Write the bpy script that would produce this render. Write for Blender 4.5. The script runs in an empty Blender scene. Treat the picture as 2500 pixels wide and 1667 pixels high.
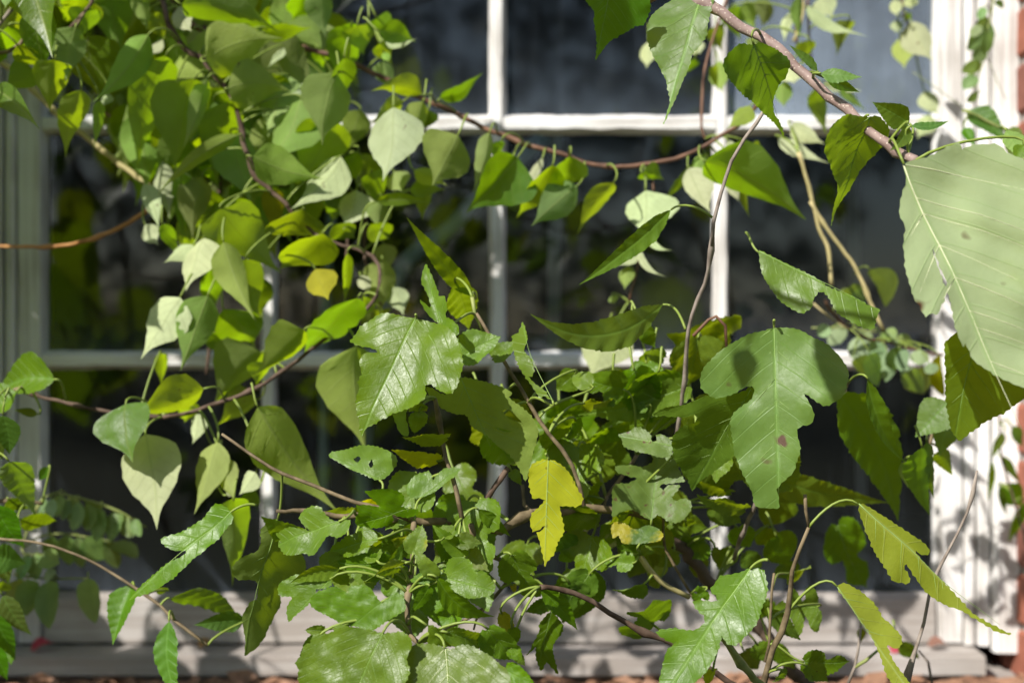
import bpy, bmesh, math, random
from mathutils import Vector, Matrix, noise
from mathutils.geometry import delaunay_2d_cdt
random.seed(11)
SC = bpy.context.scene
COL = SC.collection
R = math.radians

# ------------------------------------------------------------------ camera
CZ = 0.445                      # lens height above the ground (the photographer squats)
YW = 1.87                       # distance of the window's glass
cam_d = bpy.data.cameras.new('camera')
cam = bpy.data.objects.new('camera', cam_d)
COL.objects.link(cam)
cam.location = (0, 0, CZ)
cam.rotation_euler = (R(90), 0, 0)
cam_d.sensor_width = 36
cam_d.lens = 50
cam_d.clip_start = 0.02
cam_d.clip_end = 600
cam_d.dof.use_dof = True
cam_d.dof.focus_distance = 1.05
cam_d.dof.aperture_fstop = 5.0
SC.camera = cam

# ------------------------------------------------------------------ daylight
SUN = Vector((-0.50, -0.60, 0.64)).normalized()     # towards the sun
world = bpy.data.worlds.new('World')
SC.world = world
world.use_nodes = True
wn = world.node_tree
bg = wn.nodes['Background']
sky = wn.nodes.new('ShaderNodeTexSky')
sky.sky_type = 'NISHITA'
sky.sun_disc = False
sky.sun_elevation = math.asin(SUN.z)
sky.sun_rotation = math.atan2(SUN.x, SUN.y)
wn.links.new(sky.outputs[0], bg.inputs[0])
bg.inputs[1].default_value = 0.092
sun_d = bpy.data.lights.new('sun', 'SUN')
sun = bpy.data.objects.new('sun', sun_d)
COL.objects.link(sun)
sun_d.energy = 5.0
sun_d.angle = R(0.53)
sun_d.color = (1.0, 0.965, 0.91)
sun.rotation_euler = SUN.to_track_quat('Z', 'Y').to_euler()
sun.location = (-3, -4, 5)
SC.view_settings.view_transform = 'Standard'
SC.view_settings.look = 'None'
SC.view_settings.gamma = 1
SC.view_settings.exposure = 0.56
SC.view_settings.use_curve_mapping = False
SC.cycles.max_bounces = 10
SC.cycles.transparent_max_bounces = 12
SC.cycles.caustics_reflective = False
SC.cycles.caustics_refractive = False
SC.cycles.use_denoising = True


def PX(x, y, d):
    """a point of the place seen at pixel (x, y) of the 2500 px photo, d metres away"""
    return Vector(((x - 1250) / 2500 * .72 * d, d, CZ - (y - 833.5) / 2500 * .72 * d))


def to_px(p):
    return Vector((p.x / p.y / .72 * 2500 + 1250, 833.5 - (p.z - CZ) / p.y / .72 * 2500))


# ------------------------------------------------------------------ materials
def nt(name):
    m = bpy.data.materials.new(name)
    m.use_nodes = True
    t = m.node_tree
    return m, t, t.nodes, t.links, t.nodes['Principled BSDF']


def N(t, kind, **kw):
    n = t.nodes.new('ShaderNode' + kind)
    for k, v in kw.items():
        if k in n.inputs:
            n.inputs[k].default_value = v
        else:
            setattr(n, k, v)
    return n


def mth(t, op, a, b=None, c=None, clamp=False):
    n = t.nodes.new('ShaderNodeMath')
    n.operation = op
    n.use_clamp = clamp
    for i, v in enumerate((a, b, c)):
        if v is None:
            continue
        if isinstance(v, (int, float)):
            n.inputs[i].default_value = v
        else:
            t.links.new(v, n.inputs[i])
    return n.outputs[0]


def mixc(t, f, a, b, blend='MIX'):
    n = t.nodes.new('ShaderNodeMix')
    n.data_type = 'RGBA'
    n.blend_type = blend
    for s, v in ((n.inputs[0], f), (n.inputs[6], a), (n.inputs[7], b)):
        if isinstance(v, (int, float)):
            s.default_value = v
        elif isinstance(v, tuple):
            s.default_value = (*v, 1)
        else:
            t.links.new(v, s)
    return n.outputs[2]


def ramp(t, f, stops):
    n = t.nodes.new('ShaderNodeValToRGB')
    e = n.color_ramp.elements
    while len(e) < len(stops):
        e.new(0.5)
    for el, (p, c) in zip(e, stops):
        el.position = p
        el.color = (*c, 1) if isinstance(c, tuple) else (c, c, c, 1)
    t.links.new(f, n.inputs[0])
    return n.outputs[0]


def leaf_material(name, up, under, trans, nveins=7, rough=.38, tmix=.45, spots=0.0, edge=None, veincol=None, vstr=.5, slope=.75, spec=.5, bumpd=.5, var=1.0):
    m, t, nd, lk, bs = nt(name)
    uv = N(t, 'UVMap', uv_map='leafuv')
    sx = N(t, 'SeparateXYZ')
    lk.new(uv.outputs[0], sx.inputs[0])
    u = sx.outputs[0]
    v = mth(t, 'ABSOLUTE', mth(t, 'SUBTRACT', sx.outputs[1], .5))
    oi = N(t, 'ObjectInfo')
    rnd = oi.outputs['Random']
    geo = N(t, 'NewGeometry')
    # texture space: leaf uv pushed apart by the leaf's own random number
    off = N(t, 'CombineXYZ')
    lk.new(mth(t, 'MULTIPLY', rnd, 37.0), off.inputs[2])
    vm = N(t, 'VectorMath', operation='ADD')
    lk.new(uv.outputs[0], vm.inputs[0])
    lk.new(off.outputs[0], vm.inputs[1])
    P = vm.outputs[0]
    nz = N(t, 'TexNoise', Scale=3.5, Detail=3.0, Roughness=.6)
    lk.new(P, nz.inputs['Vector'])
    nz2 = N(t, 'TexNoise', Scale=34.0, Detail=2.0)
    lk.new(P, nz2.inputs['Vector'])
    # veins
    mid = mth(t, 'SUBTRACT', 1.0, mth(t, 'DIVIDE', v, .016), clamp=True)
    ph = mth(t, 'MULTIPLY', mth(t, 'SUBTRACT', u, mth(t, 'MULTIPLY', mth(t, 'POWER', v, 1.15), slope * 1.4)), float(nveins))
    fr = mth(t, 'ABSOLUTE', mth(t, 'SUBTRACT', mth(t, 'FRACT', ph), .5))
    lat = mth(t, 'MULTIPLY', mth(t, 'SUBTRACT', 1.0, mth(t, 'DIVIDE', fr, .045), clamp=True), .65)
    ven = N(t, 'TexVoronoi', Scale=26.0, feature='DISTANCE_TO_EDGE')
    lk.new(P, ven.inputs['Vector'])
    fine = mth(t, 'MULTIPLY', mth(t, 'SUBTRACT', 1.0, mth(t, 'DIVIDE', ven.outputs[0], .07), clamp=True), .10)
    vein = mth(t, 'MAXIMUM', mth(t, 'MAXIMUM', mid, lat), fine)
    lo = tuple(c * .62 for c in up)
    hi = (min(1, up[0] * 1.6), up[1] * 1.32, up[2] * 1.1)
    cu = mixc(t, nz.outputs[0], lo, hi)
    cd = mixc(t, nz.outputs[0], tuple(c * .72 for c in under), tuple(min(1, c * 1.25) for c in under))
    col = mixc(t, geo.outputs['Backfacing'], cu, cd)
    hs = N(t, 'HueSaturation')
    lk.new(col, hs.inputs['Color'])
    lk.new(mth(t, 'MULTIPLY_ADD', rnd, .05 * var, .5 - .022 * var), hs.inputs['Hue'])
    lk.new(mth(t, 'MULTIPLY_ADD', mth(t, 'FRACT', mth(t, 'MULTIPLY', rnd, 7.3)), .45 * var, 1 - .22 * var), hs.inputs['Value'])
    lk.new(mth(t, 'MULTIPLY_ADD', mth(t, 'FRACT', mth(t, 'MULTIPLY', rnd, 3.1)), .25 * var, 1 - .15 * var), hs.inputs['Saturation'])
    vc = veincol or tuple(min(1, c * 2.2 + .05) for c in up)
    col = mixc(t, mth(t, 'MULTIPLY', vein, vstr), hs.outputs[0], vc)
    tr = mixc(t, nz.outputs[0], tuple(c * .8 for c in trans), trans)
    ht = N(t, 'HueSaturation')
    lk.new(tr, ht.inputs['Color'])
    lk.new(mth(t, 'MULTIPLY_ADD', rnd, .04, .485), ht.inputs['Hue'])
    lk.new(mth(t, 'MULTIPLY_ADD', mth(t, 'FRACT', mth(t, 'MULTIPLY', rnd, 5.7)), .5, .72), ht.inputs['Value'])
    trc = mixc(t, mth(t, 'MULTIPLY', vein, .45), ht.outputs[0], tuple(c * .45 for c in trans))
    if edge:                                        # leaf margin turning
        em = mth(t, 'MULTIPLY', mth(t, 'SUBTRACT', mth(t, 'MULTIPLY_ADD', nz.outputs[0], .9, mth(t, 'MULTIPLY', v, .9)), .78, clamp=True), 3.0, clamp=True)
        col = mixc(t, em, col, edge)
        trc = mixc(t, em, trc, tuple(min(1, c * 2) for c in edge))
    if spots:
        sn = N(t, 'TexNoise', Scale=7.0, Detail=2.0)
        lk.new(P, sn.inputs['Vector'])
        sm = mth(t, 'MULTIPLY', mth(t, 'SUBTRACT', sn.outputs[0], 1 - spots, clamp=True), 14.0, clamp=True)
        col = mixc(t, sm, col, (.10, .05, .025))
        trc = mixc(t, sm, trc, (.12, .05, .02))
    # small pale pits of sun-bleached surface
    pit = mth(t, 'MULTIPLY', mth(t, 'SUBTRACT', nz2.outputs[0], .66, clamp=True), 4.0, clamp=True)
    col = mixc(t, mth(t, 'MULTIPLY', pit, .15), col, tuple(min(1, c * 1.9 + .03) for c in up))
    lk.new(col, bs.inputs['Base Color'])
    lk.new(mth(t, 'MULTIPLY_ADD', geo.outputs['Backfacing'], .28, mth(t, 'MULTIPLY_ADD', nz2.outputs[0], .22, rough - .1)), bs.inputs['Roughness'])
    lk.new(mth(t, 'MULTIPLY_ADD', geo.outputs['Backfacing'], -spec * .6, spec), bs.inputs['Specular IOR Level'])
    bp = N(t, 'Bump', Strength=bumpd, Distance=.0008)
    hgt = mth(t, 'ADD', mth(t, 'MULTIPLY', vein, -.55), mth(t, 'MULTIPLY', nz2.outputs[0], .5))
    lk.new(hgt, bp.inputs['Height'])
    lk.new(bp.outputs[0], bs.inputs['Normal'])
    tl = N(t, 'BsdfTranslucent')
    lk.new(trc, tl.inputs[0])
    mx = N(t, 'MixShader')
    mx.inputs[0].default_value = tmix
    lk.new(bs.outputs[0], mx.inputs[1])
    lk.new(tl.outputs[0], mx.inputs[2])
    lk.new(mx.outputs[0], nd['Material Output'].inputs[0])
    return m


def bark_material(name, c1, c2, scale=60, rough=.7, dots=None):
    m, t, nd, lk, bs = nt(name)
    tc = N(t, 'TexCoord')
    nz = N(t, 'TexNoise', Scale=float(scale), Detail=4.0)
    lk.new(tc.outputs['Object'], nz.inputs['Vector'])
    col = mixc(t, ramp(t, nz.outputs[0], [(.35, 0.0), (.65, 1.0)]), c1, c2)
    if dots:
        vo = N(t, 'TexVoronoi', Scale=420.0)
        lk.new(tc.outputs['Object'], vo.inputs['Vector'])
        col = mixc(t, mth(t, 'MULTIPLY', mth(t, 'SUBTRACT', .28, vo.outputs[0], clamp=True), 8.0, clamp=True), col, dots)
    lk.new(col, bs.inputs['Base Color'])
    bs.inputs['Roughness'].default_value = rough
    bs.inputs['Specular IOR Level'].default_value = .25
    bp = N(t, 'Bump', Strength=.5, Distance=.001)
    lk.new(nz.outputs[0], bp.inputs['Height'])
    lk.new(bp.outputs[0], bs.inputs['Normal'])
    return m


def paint_material(name, axis, base=(.78, .775, .76), wood=(.33, .30, .27), wear=.5, under=(.52, .48, .44)):
    """old white paint with grain along AXIS ('x' or 'z'), worn to grey wood"""
    m, t, nd, lk, bs = nt(name)
    tc = N(t, 'TexCoord')
    mp = N(t, 'Mapping')
    mp.inputs['Scale'].default_value = (3, 55, 90) if axis == 'x' else (90, 55, 3)
    lk.new(tc.outputs['Object'], mp.inputs[0])
    g = N(t, 'TexNoise', Scale=1.0, Detail=5.0, Roughness=.65)
    lk.new(mp.outputs[0], g.inputs['Vector'])
    b = N(t, 'TexNoise', Scale=9.0, Detail=4.0)
    lk.new(tc.outputs['Object'], b.inputs['Vector'])
    f = mth(t, 'ADD', mth(t, 'MULTIPLY', g.outputs[0], .62), mth(t, 'MULTIPLY', b.outputs[0], .38))
    worn = ramp(t, f, [(wear - .02, 0.0), (wear + .09, 1.0)])
    thin = ramp(t, f, [(wear - .14, 0.0), (wear + .04, 1.0)])
    col = mixc(t, mth(t, 'MULTIPLY', thin, .7), base, under)
    col = mixc(t, mth(t, 'MULTIPLY', worn, .8), col, wood)
    crk = ramp(t, g.outputs[0], [(.30, 1.0), (.36, 0.0)])
    col = mixc(t, mth(t, 'MULTIPLY', crk, .6), col, (.10, .09, .08))
    d = N(t, 'TexNoise', Scale=2.3, Detail=3.0)
    lk.new(tc.outputs['Object'], d.inputs['Vector'])
    col = mixc(t, mth(t, 'MULTIPLY', mth(t, 'SUBTRACT', d.outputs[0], .45, clamp=True), 1.2, clamp=True), col, (.42, .39, .34))
    lk.new(col, bs.inputs['Base Color'])
    bs.inputs['Roughness'].default_value = .65
    bs.inputs['Specular IOR Level'].default_value = .25
    bp = N(t, 'Bump', Strength=.6, Distance=.0015)
    lk.new(mth(t, 'SUBTRACT', f, mth(t, 'MULTIPLY', worn, .25)), bp.inputs['Height'])
    lk.new(bp.outputs[0], bs.inputs['Normal'])
    return m


def plain(name, c, rough=.8, scale=20, var=.25):
    m, t, nd, lk, bs = nt(name)
    tc = N(t, 'TexCoord')
    nz = N(t, 'TexNoise', Scale=float(scale), Detail=4.0)
    lk.new(tc.outputs['Object'], nz.inputs['Vector'])
    lk.new(mixc(t, nz.outputs[0], tuple(x * (1 - var) for x in c), tuple(min(1, x * (1 + var)) for x in c)), bs.inputs['Base Color'])
    bs.inputs['Roughness'].default_value = rough
    bs.inputs['Specular IOR Level'].default_value = .3
    bp = N(t, 'Bump', Strength=.4, Distance=.002)
    lk.new(nz.outputs[0], bp.inputs['Height'])
    lk.new(bp.outputs[0], bs.inputs['Normal'])
    return m


def glass_material(name, dust, lo=.22):
    m, t, nd, lk, bs = nt(name)
    nd.remove(bs)
    tc = N(t, 'TexCoord')
    nz = N(t, 'TexNoise', Scale=5.0, Detail=5.0, Roughness=.6)
    lk.new(tc.outputs['Object'], nz.inputs['Vector'])
    mp = N(t, 'Mapping')
    mp.inputs['Scale'].default_value = (38, 38, 1.6)
    lk.new(tc.outputs['Object'], mp.inputs[0])
    rn = N(t, 'TexNoise', Scale=1.0, Detail=3.0)
    lk.new(mp.outputs[0], rn.inputs['Vector'])
    sx = N(t, 'SeparateXYZ')
    lk.new(tc.outputs['Generated'], sx.inputs[0])
    rim = mth(t, 'POWER', mth(t, 'SUBTRACT', 1.0, sx.outputs[2]), 7.0)        # rain-splashed dirt along the bottom putty
    w = N(t, 'TexNoise', Scale=4.0, Detail=1.0)
    lk.new(tc.outputs['Object'], w.inputs['Vector'])
    bp = N(t, 'Bump', Strength=.12, Distance=.004)
    lk.new(w.outputs[0], bp.inputs['Height'])
    gl = N(t, 'BsdfGlossy', Roughness=.05)
    lk.new(bp.outputs[0], gl.inputs['Normal'])
    tr = N(t, 'BsdfTransparent')
    tr.inputs[0].default_value = (.88, .91, .90, 1)
    fr = N(t, 'Fresnel', IOR=1.5)
    m1 = N(t, 'MixShader')
    lk.new(mth(t, 'MULTIPLY', fr.outputs[0], 1.0, clamp=True), m1.inputs[0])
    lk.new(tr.outputs[0], m1.inputs[1])
    lk.new(gl.outputs[0], m1.inputs[2])
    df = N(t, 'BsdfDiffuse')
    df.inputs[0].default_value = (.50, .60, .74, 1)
    m2 = N(t, 'MixShader')
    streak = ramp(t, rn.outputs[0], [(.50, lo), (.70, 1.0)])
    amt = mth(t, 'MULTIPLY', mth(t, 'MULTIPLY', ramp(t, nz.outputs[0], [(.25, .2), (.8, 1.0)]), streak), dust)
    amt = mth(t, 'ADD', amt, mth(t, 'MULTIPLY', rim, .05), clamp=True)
    lk.new(amt, m2.inputs[0])
    lk.new(m1.outputs[0], m2.inputs[1])
    lk.new(df.outputs[0], m2.inputs[2])
    lk.new(m2.outputs[0], nd['Material Output'].inputs[0])
    return m


M = {}
M['vine'] = leaf_material('vine leaf', (.058, .135, .008), (.265, .355, .088), (.52, .74, .004), spots=.27, nveins=7, rough=.36, tmix=.46, spec=.38, vstr=.6, veincol=(.34, .40, .13), bumpd=.8)
M['pale'] = leaf_material('vine leaf with whitish underside', (.058, .135, .008), (.44, .49, .27), (.50, .64, .02), nveins=7, rough=.36, tmix=.36, spec=.35, vstr=.5, veincol=(.33, .38, .16), bumpd=1.0, var=.8, spots=.29)
M['ovate'] = leaf_material('toothed leaf', (.070, .165, .012), (.25, .32, .10), (.42, .62, .006), nveins=8, rough=.42, tmix=.40, vstr=.5, spec=.35)
M['mulberry'] = leaf_material('mulberry leaf', (.092, .185, .011), (.19, .26, .06), (.44, .58, .004), nveins=8, rough=.36, tmix=.36, vstr=.25, bumpd=.6, spec=.32, var=.55)
M['spotted'] = leaf_material('spotted mulberry leaf', (.074, .172, .016), (.22, .28, .09), (.46, .60, .02), nveins=8, rough=.44, tmix=.35, spots=.345, vstr=.3, bumpd=.5, spec=.34)
M['turning'] = leaf_material('mulberry leaf with yellowing margin', (.105, .190, .014), (.22, .28, .06), (.5, .60, .006), nveins=7, tmix=.42, edge=(.34, .30, .02), vstr=.3, spec=.35)
M['yellow'] = leaf_material('yellow leaf', (.30, .28, .010), (.40, .40, .010), (.74, .74, .004), nveins=8, rough=.42, tmix=.5, spots=.30, veincol=(.36, .38, .05), spec=.3, var=.5)
M['veined'] = leaf_material('mulberry underside', (.11, .20, .04), (.38, .46, .24), (.56, .68, .07), nveins=9, rough=.5, tmix=.42, spots=.31, vstr=.42, spec=.3, bumpd=.9, edge=(.24, .33, .05), var=.4)
M['drooping'] = leaf_material('yellow green mulberry underside', (.10, .19, .012), (.22, .26, .020), (.5, .58, .006), nveins=8, rough=.42, tmix=.36, vstr=.35, edge=(.26, .24, .015), bumpd=.9, var=.4, veincol=(.45, .48, .16))
M['leaflet'] = leaf_material('locust leaflet', (.14, .25, .08), (.28, .37, .20), (.42, .58, .04), nveins=9, rough=.45, tmix=.38, vstr=.2)
M['litter'] = leaf_material('fallen leaf', (.24, .135, .075), (.34, .22, .14), (.35, .18, .06), nveins=7, rough=.6, tmix=.2, spots=.4)
M['red'] = leaf_material('red fallen leaf', (.33, .03, .03), (.36, .06, .05), (.5, .03, .02), nveins=7, rough=.5, tmix=.25)
M['vein'] = plain('leaf vein', (.23, .34, .09), .5, 80, .15)
M['palevein'] = plain('pale leaf vein', (.58, .60, .36), .5, 80, .12)
M['petiole'] = plain('leaf stalk', (.19, .25, .045), .45, 60, .2)
M['petred'] = plain('reddish leaf stalk', (.30, .24, .07), .45, 60, .25)
M['b_dark'] = bark_material('dark vine bark', (.055, .032, .020), (.13, .085, .06), 90)
M['b_red'] = bark_material('red brown bark', (.085, .042, .024), (.19, .10, .06), 80, .55)
M['b_grey'] = bark_material('grey twig bark', (.16, .125, .10), (.30, .25, .21), 90)
M['b_tan'] = bark_material('tan cane', (.33, .28, .12), (.46, .38, .18), 60, .5)
M['b_orange'] = bark_material('orange tendril', (.28, .12, .035), (.42, .21, .075), 70, .5)
M['b_brown'] = bark_material('brown twig bark', (.085, .062, .032), (.20, .15, .085), 110)
M['b_branch'] = bark_material('dotted branch bark', (.20, .135, .115), (.30, .215, .185), 70, .6, dots=(.5, .42, .33))
M['b_trunk'] = bark_material('stem bark', (.075, .05, .035), (.16, .11, .08), 60)
M['b_green'] = bark_material('green stem', (.16, .20, .05), (.28, .30, .10), 60, .5)
M['paint_v'] = paint_material('worn white paint, upright grain', 'z', wear=.52)
M['paint_h'] = paint_material('worn white paint, level grain', 'x', wear=.54)
M['paint_old'] = paint_material('bare weathered sill paint', 'x', base=(.42, .39, .365), wood=(.25, .215, .19), wear=.46, under=(.34, .305, .28))
M['paint_stile'] = paint_material('weathered white paint', 'z', base=(.76, .75, .735), wear=.53)
M['glass'] = glass_material('old window glass', .008)
M['glass_dusty'] = glass_material('dusty window glass', .024)
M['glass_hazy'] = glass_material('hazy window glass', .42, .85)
M['brick'] = plain('red brick', (.30, .105, .065), .85, 45, .4)
M['brick_b'] = plain('dark red brick', (.22, .085, .06), .85, 45, .4)
M['brick_c'] = plain('pale washed brick', (.40, .20, .15), .85, 30, .35)
M['mortar'] = plain('lime mortar', (.36, .32, .29), .9, 60, .3)
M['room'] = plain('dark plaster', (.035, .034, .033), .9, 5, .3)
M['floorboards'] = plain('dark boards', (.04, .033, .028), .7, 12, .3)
M['hose'] = plain('pale blue pipe', (.50, .60, .68), .35, 8, .1)
M['inner'] = plain('pale stored board', (.30, .31, .30), .6, 10, .2)
M['soil'] = plain('mossy soil with leaf crumbs', (.055, .058, .032), .95, 40, .5)
M['hedge'] = plain('shaded hedge leaves', (.035, .06, .02), .6, 8, .4)

# ------------------------------------------------------------------ helpers
def link_mesh(name, verts, faces, mat, parent=None, loc=None, smooth=True, uvs=None):
    me = bpy.data.meshes.new(name)
    me.from_pydata(verts, [], faces)
    if smooth:
        me.polygons.foreach_set('use_smooth', [True] * len(me.polygons))
    if uvs:
        ul = me.uv_layers.new(name='leafuv')
        for lp in me.loops:
            ul.data[lp.index].uv = uvs[lp.vertex_index]
    me.materials.append(mat)
    o = bpy.data.objects.new(name, me)
    COL.objects.link(o)
    if loc is not None:
        o.location = loc
    if parent is not None:
        o.parent = parent
    return o


def thing(name, label, cat, loc=(0, 0, 0), group=None):
    o = bpy.data.objects.new(name, None)
    o.empty_display_size = .05
    COL.objects.link(o)
    o.location = loc
    o['label'] = label
    o['category'] = cat
    if group:
        o['group'] = group
    return o


def box_vf(x0, x1, y0, y1, z0, z1):
    v = [(x0, y0, z0), (x1, y0, z0), (x1, y1, z0), (x0, y1, z0), (x0, y0, z1), (x1, y0, z1), (x1, y1, z1), (x0, y1, z1)]
    f = [(0, 3, 2, 1), (4, 5, 6, 7), (0, 1, 5, 4), (1, 2, 6, 5), (2, 3, 7, 6), (3, 0, 4, 7)]
    return v, f


def box(name, mat, b, parent=None, bev=0.0, smooth=False):
    """box b = (x0, x1, y0, y1, z0, z1) in world metres; its origin is its centre"""
    c = Vector(((b[0] + b[1]) / 2, (b[2] + b[3]) / 2, (b[4] + b[5]) / 2))
    v, f = box_vf(b[0] - c.x, b[1] - c.x, b[2] - c.y, b[3] - c.y, b[4] - c.z, b[5] - c.z)
    pl = Vector(parent.location) if parent is not None else Vector()
    o = link_mesh(name, v, f, mat, parent, c - pl, smooth)
    if bev:
        bm = bmesh.new()
        bm.from_mesh(o.data)
        bmesh.ops.bevel(bm, geom=bm.edges[:], offset=bev, segments=2, affect='EDGES')
        bm.to_mesh(o.data)
        bm.free()
    return o


def profile_bar(name, mat, prof, axis, a0, a1, parent, jag=0.0, n=24):
    """sweep the profile [(s, y)] (s across the bar, y depth) along AXIS from a0 to a1; old putty edges wander by JAG"""
    vs, fs = [], []
    k = len(prof)
    seed = random.random() * 50
    mid = (a0 + a1) / 2
    sc = sum(p[0] for p in prof) / k
    yc = sum(p[1] for p in prof) / k
    for i in range(n + 1):
        a = a0 + (a1 - a0) * i / n
        for j, (s, y) in enumerate(prof):
            d = jag * noise.noise(Vector((a * 30, j * 3.1, seed)))
            d += jag * .6 * noise.noise(Vector((a * 110, j * 5.1, seed)))
            s2 = s + d
            vs.append((s2 - sc, y - yc, a - mid) if axis == 'z' else (a - mid, y - yc, s2 - sc))
    for i in range(n):
        for j in range(k):
            q = (i * k + j, i * k + (j + 1) % k, (i + 1) * k + (j + 1) % k, (i + 1) * k + j)
            fs.append(q)
    fs.append(tuple(range(k)))
    fs.append(tuple(n * k + j for j in range(k))[::-1])
    loc = Vector((sc, yc, mid)) if axis == 'z' else Vector((mid, yc, sc))
    o = link_mesh(name, vs, fs, mat, parent, loc - Vector(parent.location), False)
    bm = bmesh.new()
    bm.from_mesh(o.data)
    bmesh.ops.recalc_face_normals(bm, faces=bm.faces)
    bm.to_mesh(o.data)
    bm.free()
    return o


def catmull(pts, step):
    out = []
    p = [pts[0] * 2 - pts[1]] + list(pts) + [pts[-1] * 2 - pts[-2]]
    for i in range(1, len(p) - 2):
        n = max(1, int((p[i + 1] - p[i]).length / step))
        for k in range(n):
            t = k / n
            a, b, c, d = p[i - 1], p[i], p[i + 1], p[i + 2]
            out.append(.5 * ((2 * b) + (c - a) * t + (2 * a - 5 * b + 4 * c - d) * t * t + (3 * b - a - 3 * c + d) * t ** 3))
    out.append(pts[-1].copy())
    return out


def tube_vf(path, rad, sides=6, knobs=False):
    """closed tube round a list of points; RAD(t) gives the radius"""
    vs, fs = [], []
    n = len(path)
    up = Vector((.13, .27, .95))
    for i, p in enumerate(path):
        d = (path[min(i + 1, n - 1)] - path[max(i - 1, 0)]).normalized()
        a = d.cross(up)
        if a.length < .05:
            a = d.cross(Vector((1, 0, 0)))
        a.normalize()
        b = d.cross(a)
        r = rad(i / max(1, n - 1))
        for j in range(sides):
            w = 2 * math.pi * j / sides
            vs.append(p + (a * math.cos(w) + b * math.sin(w)) * r)
    for i in range(n - 1):
        for j in range(sides):
            fs.append((i * sides + j, i * sides + (j + 1) % sides, (i + 1) * sides + (j + 1) % sides, (i + 1) * sides + j))
    fs.append(tuple(range(sides))[::-1])
    fs.append(tuple((n - 1) * sides + j for j in range(sides)))
    return vs, fs


def inside(pt, poly):
    x, y = pt
    c = False
    j = len(poly) - 1
    for i in range(len(poly)):
        xi, yi = poly[i]
        xj, yj = poly[j]
        if (yi > y) != (yj > y) and x < (xj - xi) * (y - yi) / (yj - yi) + xi:
            c = not c
        j = i
    return c


# ------------------------------------------------------------------ leaf shapes (u along the midrib, v across, half width 1)
def interp(tab, u):
    for (a, b), (c, d) in zip(tab, tab[1:]):
        if u <= c:
            t = (u - a) / (c - a)
            t = t * t * (3 - 2 * t) * .5 + t * .5
            return b + (d - b) * t
    return tab[-1][1]


WIDTH = {
    'v': [(0, .02), (.03, .28), (.09, .68), (.18, .92), (.29, 1), (.42, .93), (.56, .72), (.69, .42), (.79, .2), (.88, .085), (.95, .035), (1, 0)],
    's': [(0, .02), (.05, .35), (.14, .75), (.27, 1), (.42, .95), (.58, .74), (.74, .46), (.87, .2), (.95, .07), (1, 0)],
    'e': [(0, .02), (.06, .5), (.18, .85), (.38, 1), (.6, .97), (.8, .72), (.93, .35), (1, 0)],
}
HALF = {
    'm0': [(0, 0), (-.06, .25), (-.03, .6), (.1, .9), (.28, 1), (.48, .88), (.68, .6), (.85, .26), (.94, .08), (1, 0)],
    'm3': [(0, 0), (-.06, .28), (0, .68), (.14, .96), (.29, .98), (.4, .8), (.42, .52), (.44, .34), (.52, .36), (.62, .56), (.73, .58), (.84, .38), (.94, .12), (1, 0)],
    'm5': [(0, 0), (-.05, .3), (.03, .7), (.14, .86), (.24, .72), (.25, .42), (.3, .3), (.38, .62), (.48, .95), (.57, .82), (.55, .42), (.6, .26), (.7, .42), (.82, .34), (.93, .1), (1, 0)],
}
HALF['m1'] = HALF['m3']

SUNV = SUN
LIGHTN = {'h': Vector((.45, -.72, -.53)), 'l': Vector((-.28, -.88, .38)), 'b': Vector((.34, -.55, -.76)), 'g': Vector((.48, -.86, -.12)), 's': Vector((.1, -.95, -.3)), 'f': Vector((-.05, -.98, .18))}


def resample(poly, step, amp):
    """smooth closed outline with a saw-toothed margin"""
    pts = [Vector((a, b)) for a, b in poly]
    n = len(pts)
    area = sum(pts[i].x * pts[(i + 1) % n].y - pts[(i + 1) % n].x * pts[i].y for i in range(n))
    sgn = 1 if area > 0 else -1
    out = []
    tooth = 0
    for i in range(n):
        a, b, c, d = pts[i - 1], pts[i], pts[(i + 1) % n], pts[(i + 2) % n]
        # keep real corners: weaken the tangents there
        m = max(1, round((c - b).length / step))
        tb = (c - a) * .5
        tc = (d - b) * .5
        l = (c - b).length
        if (b - a).length > 1e-6 and (b - a).normalized().dot((c - b).normalized() if l else b) < .1:
            tb *= .25
        if (d - c).length > 1e-6 and l and (c - b).normalized().dot((d - c).normalized()) < .1:
            tc *= .25
        if tb.length > l:
            tb *= l / tb.length
        if tc.length > l:
            tc *= l / tc.length
        for k in range(m):
            t = k / m
            q = b * (2 * t ** 3 - 3 * t * t + 1) + tb * (t ** 3 - 2 * t * t + t) + c * (-2 * t ** 3 + 3 * t * t) + tc * (t ** 3 - t * t)
            if amp:
                dr = (c - b).normalized()
                nn = Vector((dr.y, -dr.x)) * sgn
                tooth += 1
                q = q + nn * (amp * (.25 + 1.0 * random.random()) if tooth % 2 else -amp * .35 * random.random()) + dr * (step * random.uniform(-.25, .25))
            out.append((q.x, q.y))
    return out


class Leaf:
    pass


def make_z(L, kind, o):
    fold = o['fold']
    droop = o['droop']
    wav = o['wave']
    seed = random.random() * 90
    curl = o.get('curl', 0)
    nv = 7

    def z(u, v):
        a = abs(v)
        r = math.sqrt(a * a + .0009) - .03
        h = fold * r - droop * u * u - curl * a * a * 1.6
        h += wav * noise.noise(Vector((u * 2.6, v * 2.6, seed)))
        h += wav * .5 * noise.noise(Vector((u * 6.5, v * 6.5, seed + 7))) * min(1, a * 6)
        h += o.get('corr', .010) * min(1, a * 9) * math.sin(2 * math.pi * (u - a * .9) * nv)
        return h
    return z


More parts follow.
